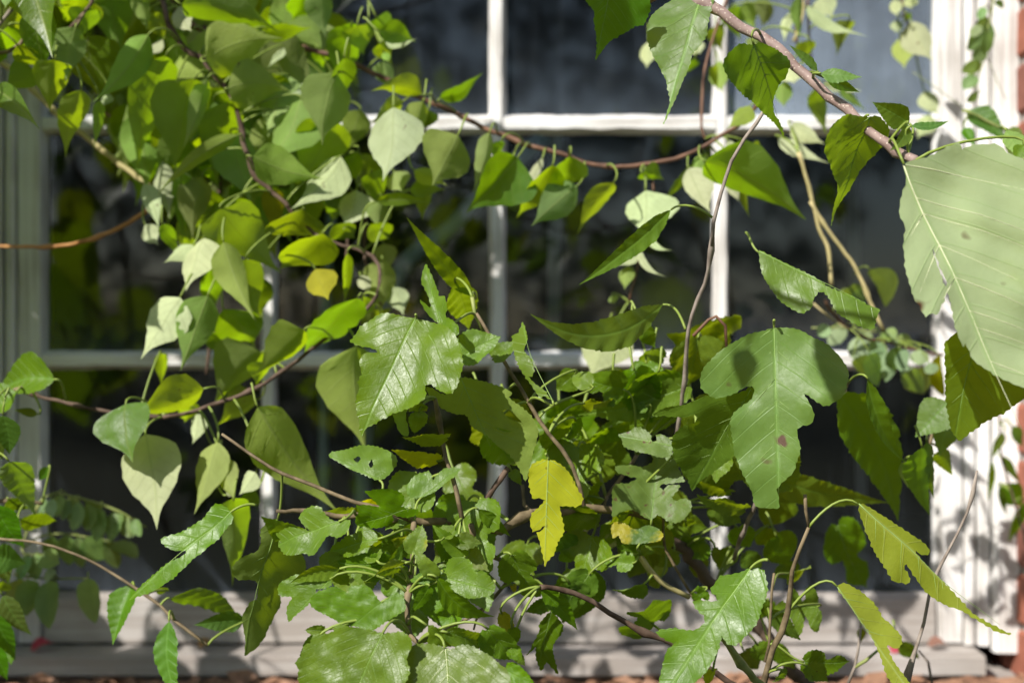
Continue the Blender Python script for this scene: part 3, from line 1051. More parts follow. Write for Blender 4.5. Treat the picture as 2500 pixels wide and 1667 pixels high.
# ------------------------------------------------------------------ the plants, read off the photograph
TABLE_VINE = '''
@VA | climbing_vine | vine | dense leafy vine with twisting dark stems hanging over the left half of the window | 1.42 | |
#A
> 1130 0 1.42
| stem b_dark .0030 .0022 1.42 1.40 1080 -420 1110 -150 1130 80 1195 225 1270 330 1400 420 1480 530 1570 640 1640 800 1680 980 1763 1210 1840 1290 1960 1400 2060 1510
| stem b_dark .0045 .0040 1.52 1.50 1500 -300 1450 100 1390 300 1310 430 1250 560
| stem b_dark .0020 .0018 1.50 1.50 1520 380 1510 600 1530 900 1520 1200 1490 1560 1480 1700 1440 2400 1420 2580
| stem b_red .0014 .0012 1.56 1.52 700 760 800 830 950 920 1300 1020 1520 1110 1700 1190 2000 1300
| stem b_dark .0016 .0013 1.50 1.50 2370 700 2330 800 2340 960 2380 1300 2390 1568 2385 1800 2400 2000
#F
| stem b_dark .0017 .0020 1.40 1.32 340 -40 400 40 560 110 700 150 800 190 850 260 855 380 830 470 760 560 640 660 460 780 250 940 60 1070 0 1110 -160 1170 -330 1230 -520 1290 -650 1310
| stem b_dark .0016 .0014 1.48 1.46 760 -120 750 100 760 260 800 400 820 470
#E
| stem b_dark .0016 .0018 1.34 1.36 1110 1305 900 1290 640 1250 450 1205 280 1165 120 1120 -200 1060
#A
v dg 1020 240 620 710 200 1.36 c=-.06 fold=.5
v db 760 -40 830 335 270 1.46 
v dg 960 -40 1000 230 110 1.44
v dl 1120 275 960 425 60 1.44
v db 1140 390 930 1050 255 1.42
v db 1340 550 1190 1110 330 1.40
v dg 1430 540 1220 1010 120 1.38 fold=.5
v db 1490 600 1390 770 70 1.44
v db 1040 100 1150 262 120 1.46
v db 1240 230 1190 592 110 1.46
v dl 1230 50 1345 245 130 1.40 c=.05
v db 1250 30 1900 160 220 1.36 c=-.06
v dg 1420 420 1900 260 330 1.40 c=-.1 p=1425,415
v db 1763 120 1660 260 130 1.45
v dg 1570 610 1990 640 280 1.40 c=-.12
v db 1570 640 1790 730 110 1.42
v dg 1480 700 1640 960 140 1.44
v dl 1500 790 1640 950 130 1.45
v db 1130 770 1020 1110 110 1.46
v dg 1640 930 1050 1340 100 1.38 c=.06
v ug 1640 950 1290 1170 130 1.46
v dl 1120 1120 1190 1530 120 1.44
v dl 990 1265 1110 1600 110 1.42 p=960,1260
v db 1250 1190 1230 1600 130 1.45
v dg 1390 1220 1300 1640 200 1.44
v db 1520 1440 1900 1790 330 1.38
v ub 1690 480 1560 640 220 1.5
v ub 1200 360 1000 560 240 1.52
v ub 1480 900 1420 1180 240 1.52
v ub 560 -160 470 200 200 1.45
v db 640 20 540 235 180 1.43
#B
v ub 360 -80 260 170 220 1.44
v dg 450 -60 470 265 165 1.42
v ub 60 220 400 215 100 1.42
v dg 580 220 430 350 250 1.46
v dl 190 330 100 490 55 1.44
v db 700 180 720 350 200 1.45
v db 830 120 930 260 150 1.45
v ub 770 160 740 230 80 1.45
v ug 850 215 1135 295 140 1.40 c=.05
v dl 890 285 1130 310 60 1.41
v db 850 300 930 430 120 1.44
v dl 880 360 920 445 50 1.43
v ub 610 400 640 715 150 1.38
v dg 560 510 400 1010 310 1.36
v dl 480 520 250 680 170 1.42
v dl 310 690 130 1190 280 1.40
v db 560 840 250 1210 300 1.42
v dl 945 740 905 1290 320 1.36
v dg 1150 700 1040 1000 130 1.40
v ug 1190 760 1165 905 110 1.44
v dg 1390 930 1170 1290 330 1.36
v dl 590 1085 250 1460 210 1.40 c=-.05
v dg -20 1080 430 1225 230 1.38
v ub 700 1050 480 1460 150 1.46
v db 800 1185 820 1420 150 1.44
v dl 950 1180 1020 1340 150 1.42 m=vine
v dl 1090 1170 1330 1310 100 1.40 c=-.05
v ug 1060 1310 1320 1305 100 1.42
v db 1180 1330 1130 1490 85 1.44
v ug 830 1390 1240 1405 75 1.38
v dl 690 1310 620 1600 210 1.42
v db 110 1300 110 1600 130 1.46 m=yellow
v ub 320 1440 200 1700 320 1.40
v dg 870 1390 820 1590 160 1.42
v ub 570 1280 540 1600 140 1.48
v dg 10 150 -160 420 220 1.46
v ub 160 440 270 760 230 1.5
v ub 420 330 560 560 260 1.52
v ub 60 900 120 1150 240 1.52
v dg 720 760 620 1050 170 1.5
v ub 720 1060 900 1380 200 1.52
#E
v dl 1240 480 985 915 250 1.34 a=.1
v dg 1430 470 1230 985 240 1.34 fold=.4
v dl 1330 120 1155 275 100 1.38 c=.08
v dl 1400 70 1320 475 200 1.36
v dg 1540 100 1725 640 180 1.34 fold=.45
v db 1690 220 1770 580 180 1.40
v ub 1450 280 1520 600 150 1.44
v ub 1540 560 1763 850 260 1.42
v db 1440 730 1620 890 120 1.42
v db 1110 860 1100 1070 80 1.40
v db 1800 860 1450 1150 300 1.38
v db 1763 1190 1470 1310 200 1.40
v dl 1360 1280 1345 1520 95 1.36
v dl 1190 1150 1165 1300 60 1.36 p=1200,1130
v ub 1300 1180 1280 1390 120 1.42
v dl 1500 1475 1355 1985 180 1.30
v dl 1000 1420 1105 2095 350 1.28 a=.05
v ul 865 1215 862 1580 490 1.26 fold=.1 droop=.35 p=1100,1310
v db 1400 1110 885 1245 220 1.28 c=-.12 p=1555,1190
v dl 1000 -20 1100 130 110 1.42
v db 1120 -20 1225 205 90 1.42
v dl 1500 1490 1540 1460 30 1.38
#F
v ub 460 40 180 355 270 1.38 p=470,60
v dl 270 160 235 260 55 1.42
v dl 410 285 520 530 190 1.35 m=yellow p=160,200 label=yellow_leaf_with_a_pale_margin
v ub 630 170 620 570 60 1.38
v ub 700 480 365 1005 230 1.34 c=-.06
v ub 740 470 770 640 110 1.40
v dg 870 220 830 620 200 1.44
v dl 950 410 1020 620 130 1.44
v dl 720 330 795 470 80 1.42
v db 330 700 -60 965 200 1.32 c=-.14 p=490,740
v db 80 930 -10 1070 120 1.36 p=180,960
v dg 690 815 742 1540 330 1.34 a=.15
v dg 15 1235 505 1915 320 1.28 a=.1
v ub 540 -20 690 90 150 1.42
v ub 780 -20 945 125 150 1.42
v dg 880 110 905 310 130 1.46
v ub -10 330 60 660 200 1.46
v db 850 560 720 700 160 1.46
#I
v dl 1530 20 1630 320 130 1.30
v dl 1763 120 1650 280 110 1.30
v db 1610 310 1572 730 175 1.30
v ug 1763 240 1640 330 110 1.32
v dl 1560 270 1600 240 50 1.3

@VB | climbing_vine | vine | red brown vine stem sagging in an arc across the panes with leaves hanging below it | 1.44 | |
#B
> 340 300 1.5
| stem b_red .0028 .0025 1.50 1.46 -500 150 -300 230 100 310 340 330 560 400 760 480 960 580 1180 690 1380 780 1550 870 1763 950 1900 1010
#C
| stem b_red .0025 .0020 1.46 1.42 130 1005 330 1060 500 1120 700 1150 900 1140 1120 1100 1300 1020 1440 940 1560 860 1640 790 1700 720 1720 560
| stem b_red .0014 .0016 1.52 1.48 1490 -30 1420 160 1340 420 1310 640 1305 880 1330 960
| stem b_red .0011 .0010 1.46 1.46 960 1150 975 1290 960 1500 900 1700 850 1900 800 2080
#B
v db 1140 650 765 600 140 1.40 c=.12
v db 1010 700 755 815 110 1.42 c=-.15 p=1030,650
v ub 1270 680 1585 535 90 1.44 c=-.08 p=1385,770
v dg 1610 910 1465 1340 100 1.40
v db 1690 970 1640 1110 70 1.42
v ug 1800 1085 1480 1480 320 1.38
v dg 870 420 920 640 120 1.5
#C
v dg 0 1130 -30 1400 110 1.42
v dl 210 1090 90 1440 55 1.42 p=235,1030
v ub 280 1140 55 1575 170 1.40 a=.2
v ub 400 1075 345 1345 210 1.40 p=385,1050
v dg 450 1280 80 1570 210 1.38
v db 700 1260 420 1590 115 1.40 p=645,1160
v dl 920 1310 900 1650 300 1.42 droop=.2
v db 900 1190 1040 1220 120 1.44
v dl 1215 1160 1375 1500 180 1.42 a=-.3 p=1225,1110
v dl 1320 1060 1250 1230 85 1.44
v db 1340 1120 1010 1375 75 1.46
v db 1330 1115 2000 1465 300 1.38 a=-.1 c=-.04 p=1310,1020
v dl 1500 1245 1560 1410 80 1.46
v db 1600 1290 1612 1465 45 1.44
v db 1630 1000 1680 1100 110 1.5
v dl 1490 970 1540 1045 50 1.46
v dl 1640 730 1480 905 110 1.42 p=1690,710
v dl 940 290 935 490 105 1.62
v dl 1250 290 1310 390 100 1.62
v dl 1420 420 1465 670 120 1.6
v db 1400 450 1400 600 50 1.58
v ub 1260 400 1200 540 60 1.62
#G
v dl 860 160 705 295 90 1.44 c=.05
v dl 800 270 780 440 90 1.44
v dl 690 465 710 530 60 1.46
v dl 660 690 555 1070 290 1.42 p=690,590
v dl 930 40 1120 185 42 1.40 c=.14
v dl 870 140 1070 350 42 1.40 c=.14
v dl 640 960 700 1080 200 1.44
v dl 350 1270 400 1330 70 1.3
'''
TABLE_EDGE = '''
@AT | leafy_vine | vine | bright leafy vine shoot in front of the top of the grey left frame | 1.34 | |
#A
> 0 370 1.36
| stem b_brown .0022 .0018 1.34 1.34 -160 400 0 370 100 340 180 250 200 50 190 -120
| stem b_grey .0018 .0014 1.30 1.34 -80 240 40 110 120 20 180 -80
| stem b_dark .0016 .0014 1.36 1.36 470 210 560 110 630 20 640 -80
| stem b_brown .0014 .0012 1.35 1.36 100 340 240 330 400 280 520 190 600 60
v db 130 20 -10 330 230
v ub 60 180 130 430 200
v ug 240 50 340 515 210 1.32 c=-.06
v ub 120 310 280 510 130 1.33
v db 160 80 240 330 130 1.36
v db 290 -40 440 40 130 1.36
v ub 250 -20 330 60 120
v ub 560 -20 460 205 220 1.38
v db 620 60 545 240 190 1.37
v dg 520 190 430 570 220 1.34
v us 600 240 690 690 330 1.40
v db 250 510 15 590 230 1.35
v db 380 415 343 745 225 1.34
v ul -60 600 225 865 150 1.28 c=.05
v ul -30 700 70 740 80 1.3
v db 560 620 438 1065 170 1.36
v db 685 690 630 985 70 1.38
v dl 745 640 690 760 60 1.38
v dl 20 -60 60 95 60 1.25
v ub -40 300 -90 500 160

@CA | cane | cane | straight tan cane slanting down across the upper left pane | 1.5 | |
#A
> 90 480 1.5
| stem b_tan .0034 .0030 1.50 1.48 -260 330 90 480 350 740 640 980 860 1160 1010 1270 1040 1290
#A
@TE | tendril | tendril | curved orange tendril reaching from the left frame up to the leaves | 1.5 | |
#E
> 0 130 1.5
| stem b_orange .0017 .0024 1.54 1.46 -300 110 0 128 180 132 350 130 560 100 760 30 1000 -110 1200 -350

@EL | shrub | shrub | dark leafy shrub crowding in at the left edge below the window's middle | 1.28 | ovate |
#E
> -100 1600 1.28
| stem b_brown .0030 .0022 1.30 1.30 -260 2600 -200 2000 -120 1600 -60 1300 20 1150 200 1100 300 1100
| stem b_brown .0022 .0016 1.32 1.32 -200 2000 -60 1900 120 1880 300 1900
s ul 372 1045 -70 1130 260 1.30 c=-.1 p=455,1190
s ul 110 1130 -80 1270 190 1.28
s us 260 1285 90 1260 60 1.3
s us 20 1290 60 1570 190 1.22 c=.05
s us -40 1290 0 1620 180 1.24
#I
s db 60 40 235 345 210 1.26
s us -30 340 165 645 210 1.24 c=-.06
s ub 60 300 210 400 150 1.32
s ub 140 440 400 480 130 1.32
s ub -60 520 130 560 150 1.3
s us -60 700 170 760 200 1.28
s us -20 620 60 900 160 1.3
s ub 20 860 -40 960 120 1.32
s us 20 960 210 1250 150 1.3 c=-.05
s us -60 1080 100 1440 160 1.28
s ul 70 1340 70 1440 70 1.3
s us -60 1300 30 1568 150 1.26
s us 330 80 260 180 70 1.32

@LO | locust | locust | small pinnate locust frond of pale green leaflets drooping at the lower left | 1.5 | leaflet |
#I
> 150 600 1.5
| rachis b_green .0013 .0008 1.50 1.50 150 640 220 450 300 290 400 255 520 285 700 340 850 400 930 450 1010 495
| rachis b_green .0013 .0008 1.56 1.56 150 640 260 560 420 540 600 560 780 600 900 670
| rachis b_green .0012 .0008 1.48 1.48 150 640 170 680 280 680 360 690
| rachis b_green .0012 .0008 1.47 1.47 100 820 250 845 400 850 610 850
e ul 300 300 270 420 60
e dl 350 300 370 440 60
e ul 410 270 380 420 65
e dl 440 300 440 450 60
e ul 500 300 480 470 65
e ul 545 320 490 520 70 1.5 c=.1
e ul 610 345 590 520 75 1.5 c=.06
e ul 660 360 650 590 80 1.5 c=.1
e ul 700 370 690 570 60 1.52
e ul 770 400 745 585 75 1.5 c=.12
e ul 790 380 840 460 60 1.5
e ul 850 410 880 565 60 1.5
e ul 890 430 910 560 55 1.5
e ul 930 440 965 555 55 1.49
e ug 470 280 560 400 60 1.53
e ug 590 320 700 400 60 1.53
e us 360 560 350 720 80 1.56
e us 450 550 480 760 90 1.56
e us 540 560 570 780 70 1.56
e us 590 565 720 720 130 1.56
e us 740 590 810 780 80 1.56
e db 780 595 945 700 75 1.55
e ul 200 690 120 860 65 1.47
e ul 245 680 240 855 75 1.47
e ul 290 690 400 740 105 1.46
e dl 330 780 345 865 90 1.46
e db 190 850 180 1095 120 1.46
e db 130 850 100 1010 80 1.47
e db 345 860 325 1140 115 1.46
e db 610 850 650 1110 110 1.45 a=.2

@LS | seedling | seedling | thin brown shoot at the lower left bearing glossy leaves above the sill | 1.22 | ovate |
#I
> 250 600 1.24
| stem b_brown .0010 .0014 1.24 1.20 -200 560 60 580 250 600 500 670 780 810 920 910 1010 960 1110 1030 1200 1130 1310 1220 1430 1305
s ul 905 885 740 1280 165 1.22
s ul 1165 1140 1195 1720 160 1.16 c=-.08
s db 1170 980 1640 1070 130 1.24 c=-.1
s ug 1690 1130 1345 1190 140 1.22
s ub 1150 930 1060 920 50 1.24
'''
TABLE_MUL = '''
@MS | mulberry_shrub | mulberry | mulberry shrub with lobed glossy leaves sprawling across the lower middle | 1.08 | mulberry |
#K
> 2060 1640 1.3
| branch b_trunk .0068 .0050 1.34 1.24 2080 1660 1900 1430 1763 1250 1580 1050 1400 900 1290 810 1200 680 1060 540 960 430
| branch b_brown .0030 .0034 1.16 1.10 960 430 850 395 700 385 500 352 330 388 150 395 0 465 -80 510 -180 500
#J
| branch b_brown .0034 .0014 1.10 1.06 1590 510 1500 485 1300 455 1150 462 1050 440 700 425 340 388 130 370
| twig b_brown .0011 .0018 1.10 1.06 -230 -150 -60 -20 95 80 400 210 690 322 850 360 1050 440
| twig b_brown .0022 .0014 1.08 1.12 1480 480 1520 600 1600 680 1763 760 1900 850
| twig b_brown .0020 .0018 1.06 1.00 1090 455 1075 690 1060 880 1040 1020 1050 1215 1120 1290
| twig b_brown .0014 .0020 1.08 1.07 1280 -110 1310 20 1350 130 1385 240 1420 440
| twig b_dark .0020 .0026 1.10 1.09 1730 80 1640 215 1570 330 1510 400 1490 480
| twig b_brown .0014 .0010 1.12 1.10 1790 800 1690 920 1590 1035 1480 1110 1290 1205
| twig b_brown .0010 .0008 1.10 1.10 1590 1035 1520 1130 1500 1200
#F
| twig b_brown .0013 .0017 1.12 1.10 1520 590 1640 800 1763 1010 1880 1200 2020 1420 2180 1640 2262 1921
| twig b_green .0014 .0012 1.12 1.12 1490 480 1510 600 1560 710
| twig b_brown .0014 .0012 1.08 1.08 1240 1180 1260 1320 1290 1480 1310 1600
#K
| branch b_dark .0019 .0026 1.06 1.12 200 905 310 915 560 1005 850 1190 1100 1290 1350 1465 1560 1600 1763 1750
| twig b_tan .0020 .0022 1.14 1.16 885 695 980 820 1080 905 1220 970
| twig b_brown .0012 .0012 1.16 1.16 1040 420 1050 640 1130 780 1230 950 1260 1000
| twig b_brown .0016 .0014 1.2 1.16 860 0 760 140 660 280 640 350
| twig b_tan .0016 .0014 1.2 1.2 580 420 480 560 380 640
| twig b_green .0024 .0030 1.02 1.10 1440 1250 1560 1400 1700 1568 1800 1700
| twig b_brown .0014 .0014 1.14 1.12 70 200 90 340 140 390
| twig b_green .0013 .0015 1.2 1.18 550 0 600 120 650 280
#F
P ul 1100 625 705 1412 1.05 vm=vein p=1100,600 fold=.1 : 1100 625 1180 640 1280 670 1350 720 1390 770 1415 840 1435 920 1440 990 1410 1040 1400 1090 1340 1155 1280 1140 1240 1110 1200 1080 1172 1095 1170 1130 1175 1170 1140 1210 1080 1240 1000 1255 940 1270 860 1300 790 1335 740 1360 705 1412 695 1380 700 1320 685 1260 690 1180 715 1120 710 1080 735 1020 725 960 720 930 760 880 850 865 810 840 740 830 655 800 670 770 700 720 720 680 790 640 870 600 950 605 1040 620
P df 1410 1035 1640 1568 1.09 fold=-.05 p=1380,1010 : 1410 1035 1500 1045 1620 1075 1720 1110 1763 1140 1735 1165 1763 1190 1830 1240 1900 1310 1940 1400 1930 1450 1925 1480 1900 1560 1880 1650 1850 1740 1800 1640 1740 1560 1660 1500 1590 1430 1490 1370 1450 1290 1400 1285 1350 1275 1250 1220 1170 1110 1200 1100 1300 1150 1380 1090 / 1700 1260 1730 1250 1780 1290 1830 1340 1780 1330 1720 1300 / 1640 1375 1700 1385 1760 1400 1720 1405 1690 1400
P ul 1265 660 1150 230 1.09 fold=.35 pitch=.035 : 1265 660 1230 640 1180 590 1135 505 1200 550 1195 500 1160 420 1132 350 1150 230 1200 320 1255 440 1265 480 1295 470 1322 550 1305 610 1350 640 1408 700 1390 755 1330 700
m0 ul 1425 885 1680 735 230 1.08 p=1430,890
s ub 1490 475 1070 -10 130 1.14 fold=.1
s ub 1370 380 1480 730 210 1.2
m0 ul 1640 900 1800 780 130 1.10
P df 935 1270 1050 1440 1.07 m=turning fold=-.2 pitch=.05 : 935 1270 1010 1250 1040 1260 1030 1310 1050 1380 1050 1440 1000 1420 970 1360
m0 ub 1130 1205 1060 1275 130 1.07 m=turning pitch=.06
m0 ug 1120 1275 1110 1430 130 1.07
m0 ub 1310 1440 1010 1470 90 1.06 m=turning
m0 us 1560 1180 1640 1350 120 1.2
#G
P ul 280 1190 40 610 1.06 fold=.3 c=.03 p=175,1180 : 280 1190 220 1150 200 1170 150 1080 100 1000 60 920 20 800 0 720 30 690 40 610 90 700 105 760 100 840 155 900 165 970 155 1010 130 1015 170 1065 230 1110 250 1150
P ul 1805 690 1840 1900 1.045 m=spotted vm=vein fold=.1 nv=6 vr=.0036 tooth=.007 p=1805,640 : 1805 690 1890 690 2000 710 2060 745 2160 790 2215 840 2275 910 2315 985 2318 1020 2305 1120 2265 1180 2165 1235 2120 1220 2060 1180 2030 1150 2005 1140 2080 1290 2055 1345 2005 1355 1965 1380 1970 1430 1985 1480 1980 1540 1955 1600 1940 1655 1880 1710 1820 1765 1830 1800 1840 1890 1690 1888 1665 1860 1660 1825 1640 1765 1590 1675 1545 1568 1530 1540 1520 1460 1510 1400 1505 1340 1520 1280 1560 1230 1600 1200 1650 1160 1670 1110 1655 1080 1610 1085 1560 1110 1500 1145 1410 1170 1350 1150 1305 1110 1300 1060 1310 1010 1340 960 1380 920 1400 895 1480 835 1560 785 1650 740 1763 705
P us 1640 1100 1245 1845 1.10 fold=.12 : 1660 1090 1560 1125 1330 1150 1200 1200 1100 1215 1020 1250 970 1285 1100 1292 1200 1282 1250 1265 1272 1290 1250 1330 1170 1360 1120 1410 1100 1470 1110 1540 1115 1585 1150 1660 1190 1720 1215 1760 1245 1850 1290 1785 1340 1745 1400 1695 1480 1625 1540 1560 1600 1400 1720 1200
s ug 1040 530 140 595 230 1.13 c=.16 droop=.05 fold=.1 p=1195,700
m0 us 1280 765 1240 1130 400 1.22 p=1300,750
m0 ub 1500 740 1100 790 330 1.26
m0 ub 970 840 880 1130 170 1.24
m0 us 1180 1100 470 1330 210 1.18
m0 us 1120 1280 640 1450 140 1.2
m0 ul 920 1230 860 1270 70 1.18 veins=0
m0 us 430 1010 300 1120 170 1.16
m1 us 760 1110 490 1050 250 1.16
m0 ul 540 1080 390 1010 140 1.14
m0 ub 500 1210 760 1230 80 1.15 m=turning
m0 ub 330 1305 250 1590 220 1.15 m=turning
m0 ub 440 1330 420 1500 95 1.15
m0 ub 670 1380 540 1500 140 1.18
P ul 1110 1500 730 1430 1.12 m=spotted : 1110 1500 1090 1460 1040 1430 990 1425 1000 1470 960 1480 950 1420 900 1385 850 1375 800 1400 730 1420 760 1460 760 1490 790 1520 860 1540 930 1560 1000 1580 1080 1570
m0 us 900 680 990 830 120 1.2
m0 ub 830 660 960 800 110 1.22
#C
s ug 1095 1445 500 1970 130 1.12 fold=.4 c=.02 p=1380,1500
#H
P ul -55 175 760 550 1.10 vm=vein fold=.05 : -55 170 0 195 150 260 300 330 420 410 560 460 680 520 765 550 740 620 720 690 640 680 560 640 480 590 440 520 410 470 385 445 345 450 312 500 300 560 230 590 150 550 80 500 20 420 -30 340 -50 260
#J
P ul 865 1010 640 1185 1.0 fold=.1 p=1030,1020 : 865 1010 960 945 1010 970 1025 1010 1032 1062 920 1130 830 1190 790 1208 700 1180 600 1160 480 1100 400 1060 360 1010 400 950 450 930 520 905 570 910 650 960 640 920 680 895 780 905 830 970
P ul 870 1225 600 1790 .96 fold=.08 vr=.005 p=1050,1225 : 870 1225 1000 1215 1060 1250 1080 1300 1040 1400 1060 1500 1000 1640 900 1720 760 1780 660 1850 560 1800 400 1720 310 1620 290 1520 300 1480 280 1430 310 1380 340 1310 380 1290 400 1240 480 1230 540 1215 545 1185 590 1165 650 1180 700 1187 780 1200
P ul 1300 1325 1350 1950 .95 fold=.06 vm=palevein vr=.005 p=1120,1290 : 1300 1325 1200 1295 1110 1300 1050 1330 980 1390 930 1450 890 1530 880 1640 950 1780 1100 1880 1350 1960 1560 1860 1700 1720 1763 1600 1740 1500 1690 1450 1650 1410 1560 1350 1480 1310 1400 1305 1350 1330
P ul 850 170 490 -10 1.08 h=1 : 850 170 930 120 985 50 960 0 880 -40 800 -60 700 -60 600 -40 500 -30 490 0 560 40 640 90 740 130 / 665 20 700 5 720 20 690 45 / 780 60 800 30 810 70 790 85
m0 ub 1245 40 965 35 90 1.09 m=yellow p=1290,-20
P ul 1140 290 1405 85 1.07 fold=.2 : 1140 290 1060 285 1045 240 1070 190 1120 140 1190 115 1215 150 1215 185 1260 130 1310 85 1405 80 1370 140 1300 200 1220 255
P us 1050 365 695 490 1.05 fold=.1 : 1050 365 1000 350 1020 310 1010 265 950 232 850 225 790 235 750 250 810 310 850 355 760 345 690 350 710 380 690 430 700 490 830 500 940 460 930 400 1010 430 1060 425 1110 400 1117 370
m0 db 700 400 470 360 100 1.08 m=turning
m0 db 850 350 720 300 60 1.08 m=yellow
P ul 570 455 130 605 1.03 fold=.2 p=690,430 : 570 455 640 440 652 470 620 540 580 570 500 560 440 660 390 695 340 675 260 690 180 670 130 600 150 570 130 540 220 500 300 505 370 520 330 480 305 435 330 390 390 365 450 360 480 400 510 440
P ul 840 575 490 650 1.03 fold=.2 p=1070,560 : 840 575 800 510 740 500 700 530 710 560 690 590 640 545 580 580 500 620 490 660 560 680 640 692 740 650 800 620
m0 ul 1085 670 1140 470 160 1.03 m=turning
m0 ub 1040 580 940 600 100 1.05 m=turning pitch=.06
m0 us 1430 690 1215 490 130 1.04
m0 ul 1300 560 1370 480 130 1.04
m0 ul 1390 590 1550 600 120 1.04 m=turning
m0 ul 1420 660 1590 790 150 1.05 m=turning
P ul 1260 830 1630 930 1.01 fold=.12 p=1060,750 : 1260 830 1300 800 1330 730 1400 700 1450 710 1490 740 1500 800 1570 800 1610 850 1630 910 1600 960 1520 980 1450 980 1380 940 1310 870
m0 us 1240 832 1090 665 120 1.01
s us 1250 840 1665 1150 150 1.02 c=-.12
m0 ul 1230 835 1040 845 80 1.02
m0 us 1190 910 1065 1095 90 1.02
m1 us 910 735 555 775 180 1.03
m0 ul 830 720 780 630 130 1.03
m0 ug 930 750 1040 610 70 1.03
s db 1025 740 815 805 55 1.02 c=.1
m3 db 960 775 885 890 180 1.03
m0 ub 830 815 740 900 60 1.03
s us 575 780 238 912 110 1.02 c=-.1
m0 db 590 690 440 800 170 1.04
P ul 510 850 205 1135 1.02 fold=.15 : 510 850 522 890 480 910 410 920 390 970 330 1040 260 1090 205 1138 200 1040 250 970 160 962 148 900 200 860 300 820 420 850
m0 us 560 800 640 910 110 1.05
P us 1180 1170 1385 1310 .98 fold=.3 p=1065,1160 : 1180 1170 1215 1165 1290 1210 1360 1270 1390 1300 1340 1320 1260 1310 1185 1290 1190 1220
m0 ug 1330 1220 1700 1340 140 .99
m0 us 1600 1195 1820 1450 220 1.0
m0 us 1690 1090 1790 1260 100 1.06 m=yellow
m0 us 470 1200 335 1215 90 1.0
m0 us 420 1260 300 1480 150 1.0
m0 ub 300 560 60 480 160 1.09
m0 us 1000 500 960 560 110 1.1
m0 ub 760 540 900 660 150 1.08
s us 1530 370 1763 580 90 1.08
#I
P ul 1590 390 870 985 1.10 fold=.15 p=1763,345 : 1590 390 1560 360 1490 335 1440 380 1410 420 1330 480 1250 530 1115 575 1140 620 1200 655 1290 660 1260 700 1180 730 1080 800 980 880 870 985 1000 945 1120 890 1250 800 1350 710 1430 640 1500 570 1560 500 1600 450
#J
P dh 150 440 -110 1230 1.12 fold=.2 tooth=.006 : 150 440 195 530 300 650 340 730 330 800 270 860 180 900 165 960 170 1010 80 1150 -20 1240 -85 1270 -130 1290 -110 1200 -110 1080 -50 980 -10 970 0 860 -130 850 -160 790 -90 700 0 660 30 600 40 520 80 480
#K
P df 250 25 222 778 1.03 m=yellow fold=.12 label=yellow_lobed_leaf_with_brown_specks p=230,-10 : 250 25 330 60 390 110 430 180 460 240 490 290 455 345 400 345 330 345 335 400 355 500 350 545 310 610 290 680 250 730 222 778 215 720 200 650 185 580 170 540 215 515 225 480 190 510 145 530 125 470 140 400 180 365 228 310 190 292 145 300 125 230 115 150 125 80 160 45
P ul 1640 780 990 1690 1.0 fold=.12 p=1763,720 : 1640 780 1730 790 1750 860 1755 950 1720 1050 1690 1150 1630 1230 1540 1300 1490 1295 1445 1240 1430 1290 1400 1370 1360 1440 1300 1510 1200 1580 1120 1650 1000 1700 980 1600 1010 1500 1040 1380 1070 1310 1130 1262 1080 1260 1000 1222 988 1205 1060 1180 1150 1180 1240 1195 1310 1160 1330 1110 1280 1060 1245 1010 1270 990 1340 1000 1420 1000 1400 960 1365 930 1390 890 1440 830 1540 810
P ul 960 440 1000 10 1.13 m=spotted p=960,560 : 960 440 1000 410 1040 430 1080 460 1160 468 1222 410 1242 350 1200 310 1130 320 1100 290 1140 250 1160 210 1080 210 1040 242 1015 220 1030 200 1190 190 1150 100 1110 -20 960 -20 970 40 900 80 820 75 720 90 730 130 800 150 870 160 810 200 730 210 700 260 698 320 700 440 760 400 840 380 900 420
P ul 880 605 950 480 1.12 m=turning : 880 605 770 610 740 560 700 580 688 520 720 470 780 480 850 512 930 475 990 490 1042 550 1010 595 930 605
m0 ul 890 660 985 660 75 1.14
m3 ul 830 740 610 700 140 1.14
m0 us 900 640 720 640 150 1.16
m0 ub 905 885 715 975 90 1.14
P db 960 1150 880 1010 1.10 : 960 1190 880 1260 775 1272 750 1212 830 1170 870 1130 800 1110 800 1070 900 1042 960 988 1050 1000 1105 1020 1100 1110 1060 1160 990 1150
m3 us 330 560 410 760 220 1.16
m3 us 530 820 320 1115 220 1.14
m3 us 0 690 205 1030 260 1.10
s us 200 925 458 1215 130 1.08
m0 us 250 1000 90 1080 110 1.12
P us 270 1075 180 1500 1.09 : 270 1070 340 1150 345 1200 300 1270 280 1330 300 1430 320 1510 240 1430 205 1500 170 1400 165 1320 100 1380 150 1290 190 1210 190 1160 230 1100
m0 us 1380 360 1600 500 160 1.2
m0 ub 1500 250 1270 215 75 1.16 m=turning
m0 ub 1600 370 1290 325 90 1.16 m=turning
m0 us 1560 500 1650 660 190 1.26
m0 us 1130 440 1350 510 160 1.24
m0 ub 1200 450 1260 500 80 1.22
m0 us 1330 600 1190 700 180 1.26
m0 us 1400 640 1410 760 60 1.22
m0 us 1500 640 1420 800 150 1.3
m0 us 1280 700 1330 880 140 1.28
m0 us 1110 660 1010 780 150 1.24
m0 us 960 620 800 860 170 1.22
m0 us 1000 860 940 900 140 1.22
m0 us 1200 520 1030 620 140 1.26
m0 us 1600 680 1720 780 150 1.3
m0 us 1763 500 1700 640 160 1.3
m3 us 1330 930 1240 1000 120 1.14
m0 ul 390 110 480 230 90 1.18
m0 ub 500 260 630 190 75 1.16
m0 ub 530 310 670 340 60 1.16
m0 us 480 260 640 330 110 1.2
m0 ub 380 850 420 960 110 1.2 veins=0
m0 ub 5 890 25 960 42 1.12 m=yellow veins=0
m0 ub 720 400 860 450 90 1.14 m=turning
m0 us 0 1190 40 1300 90 1.04
m0 ul 0 1330 60 1410 110 1.0
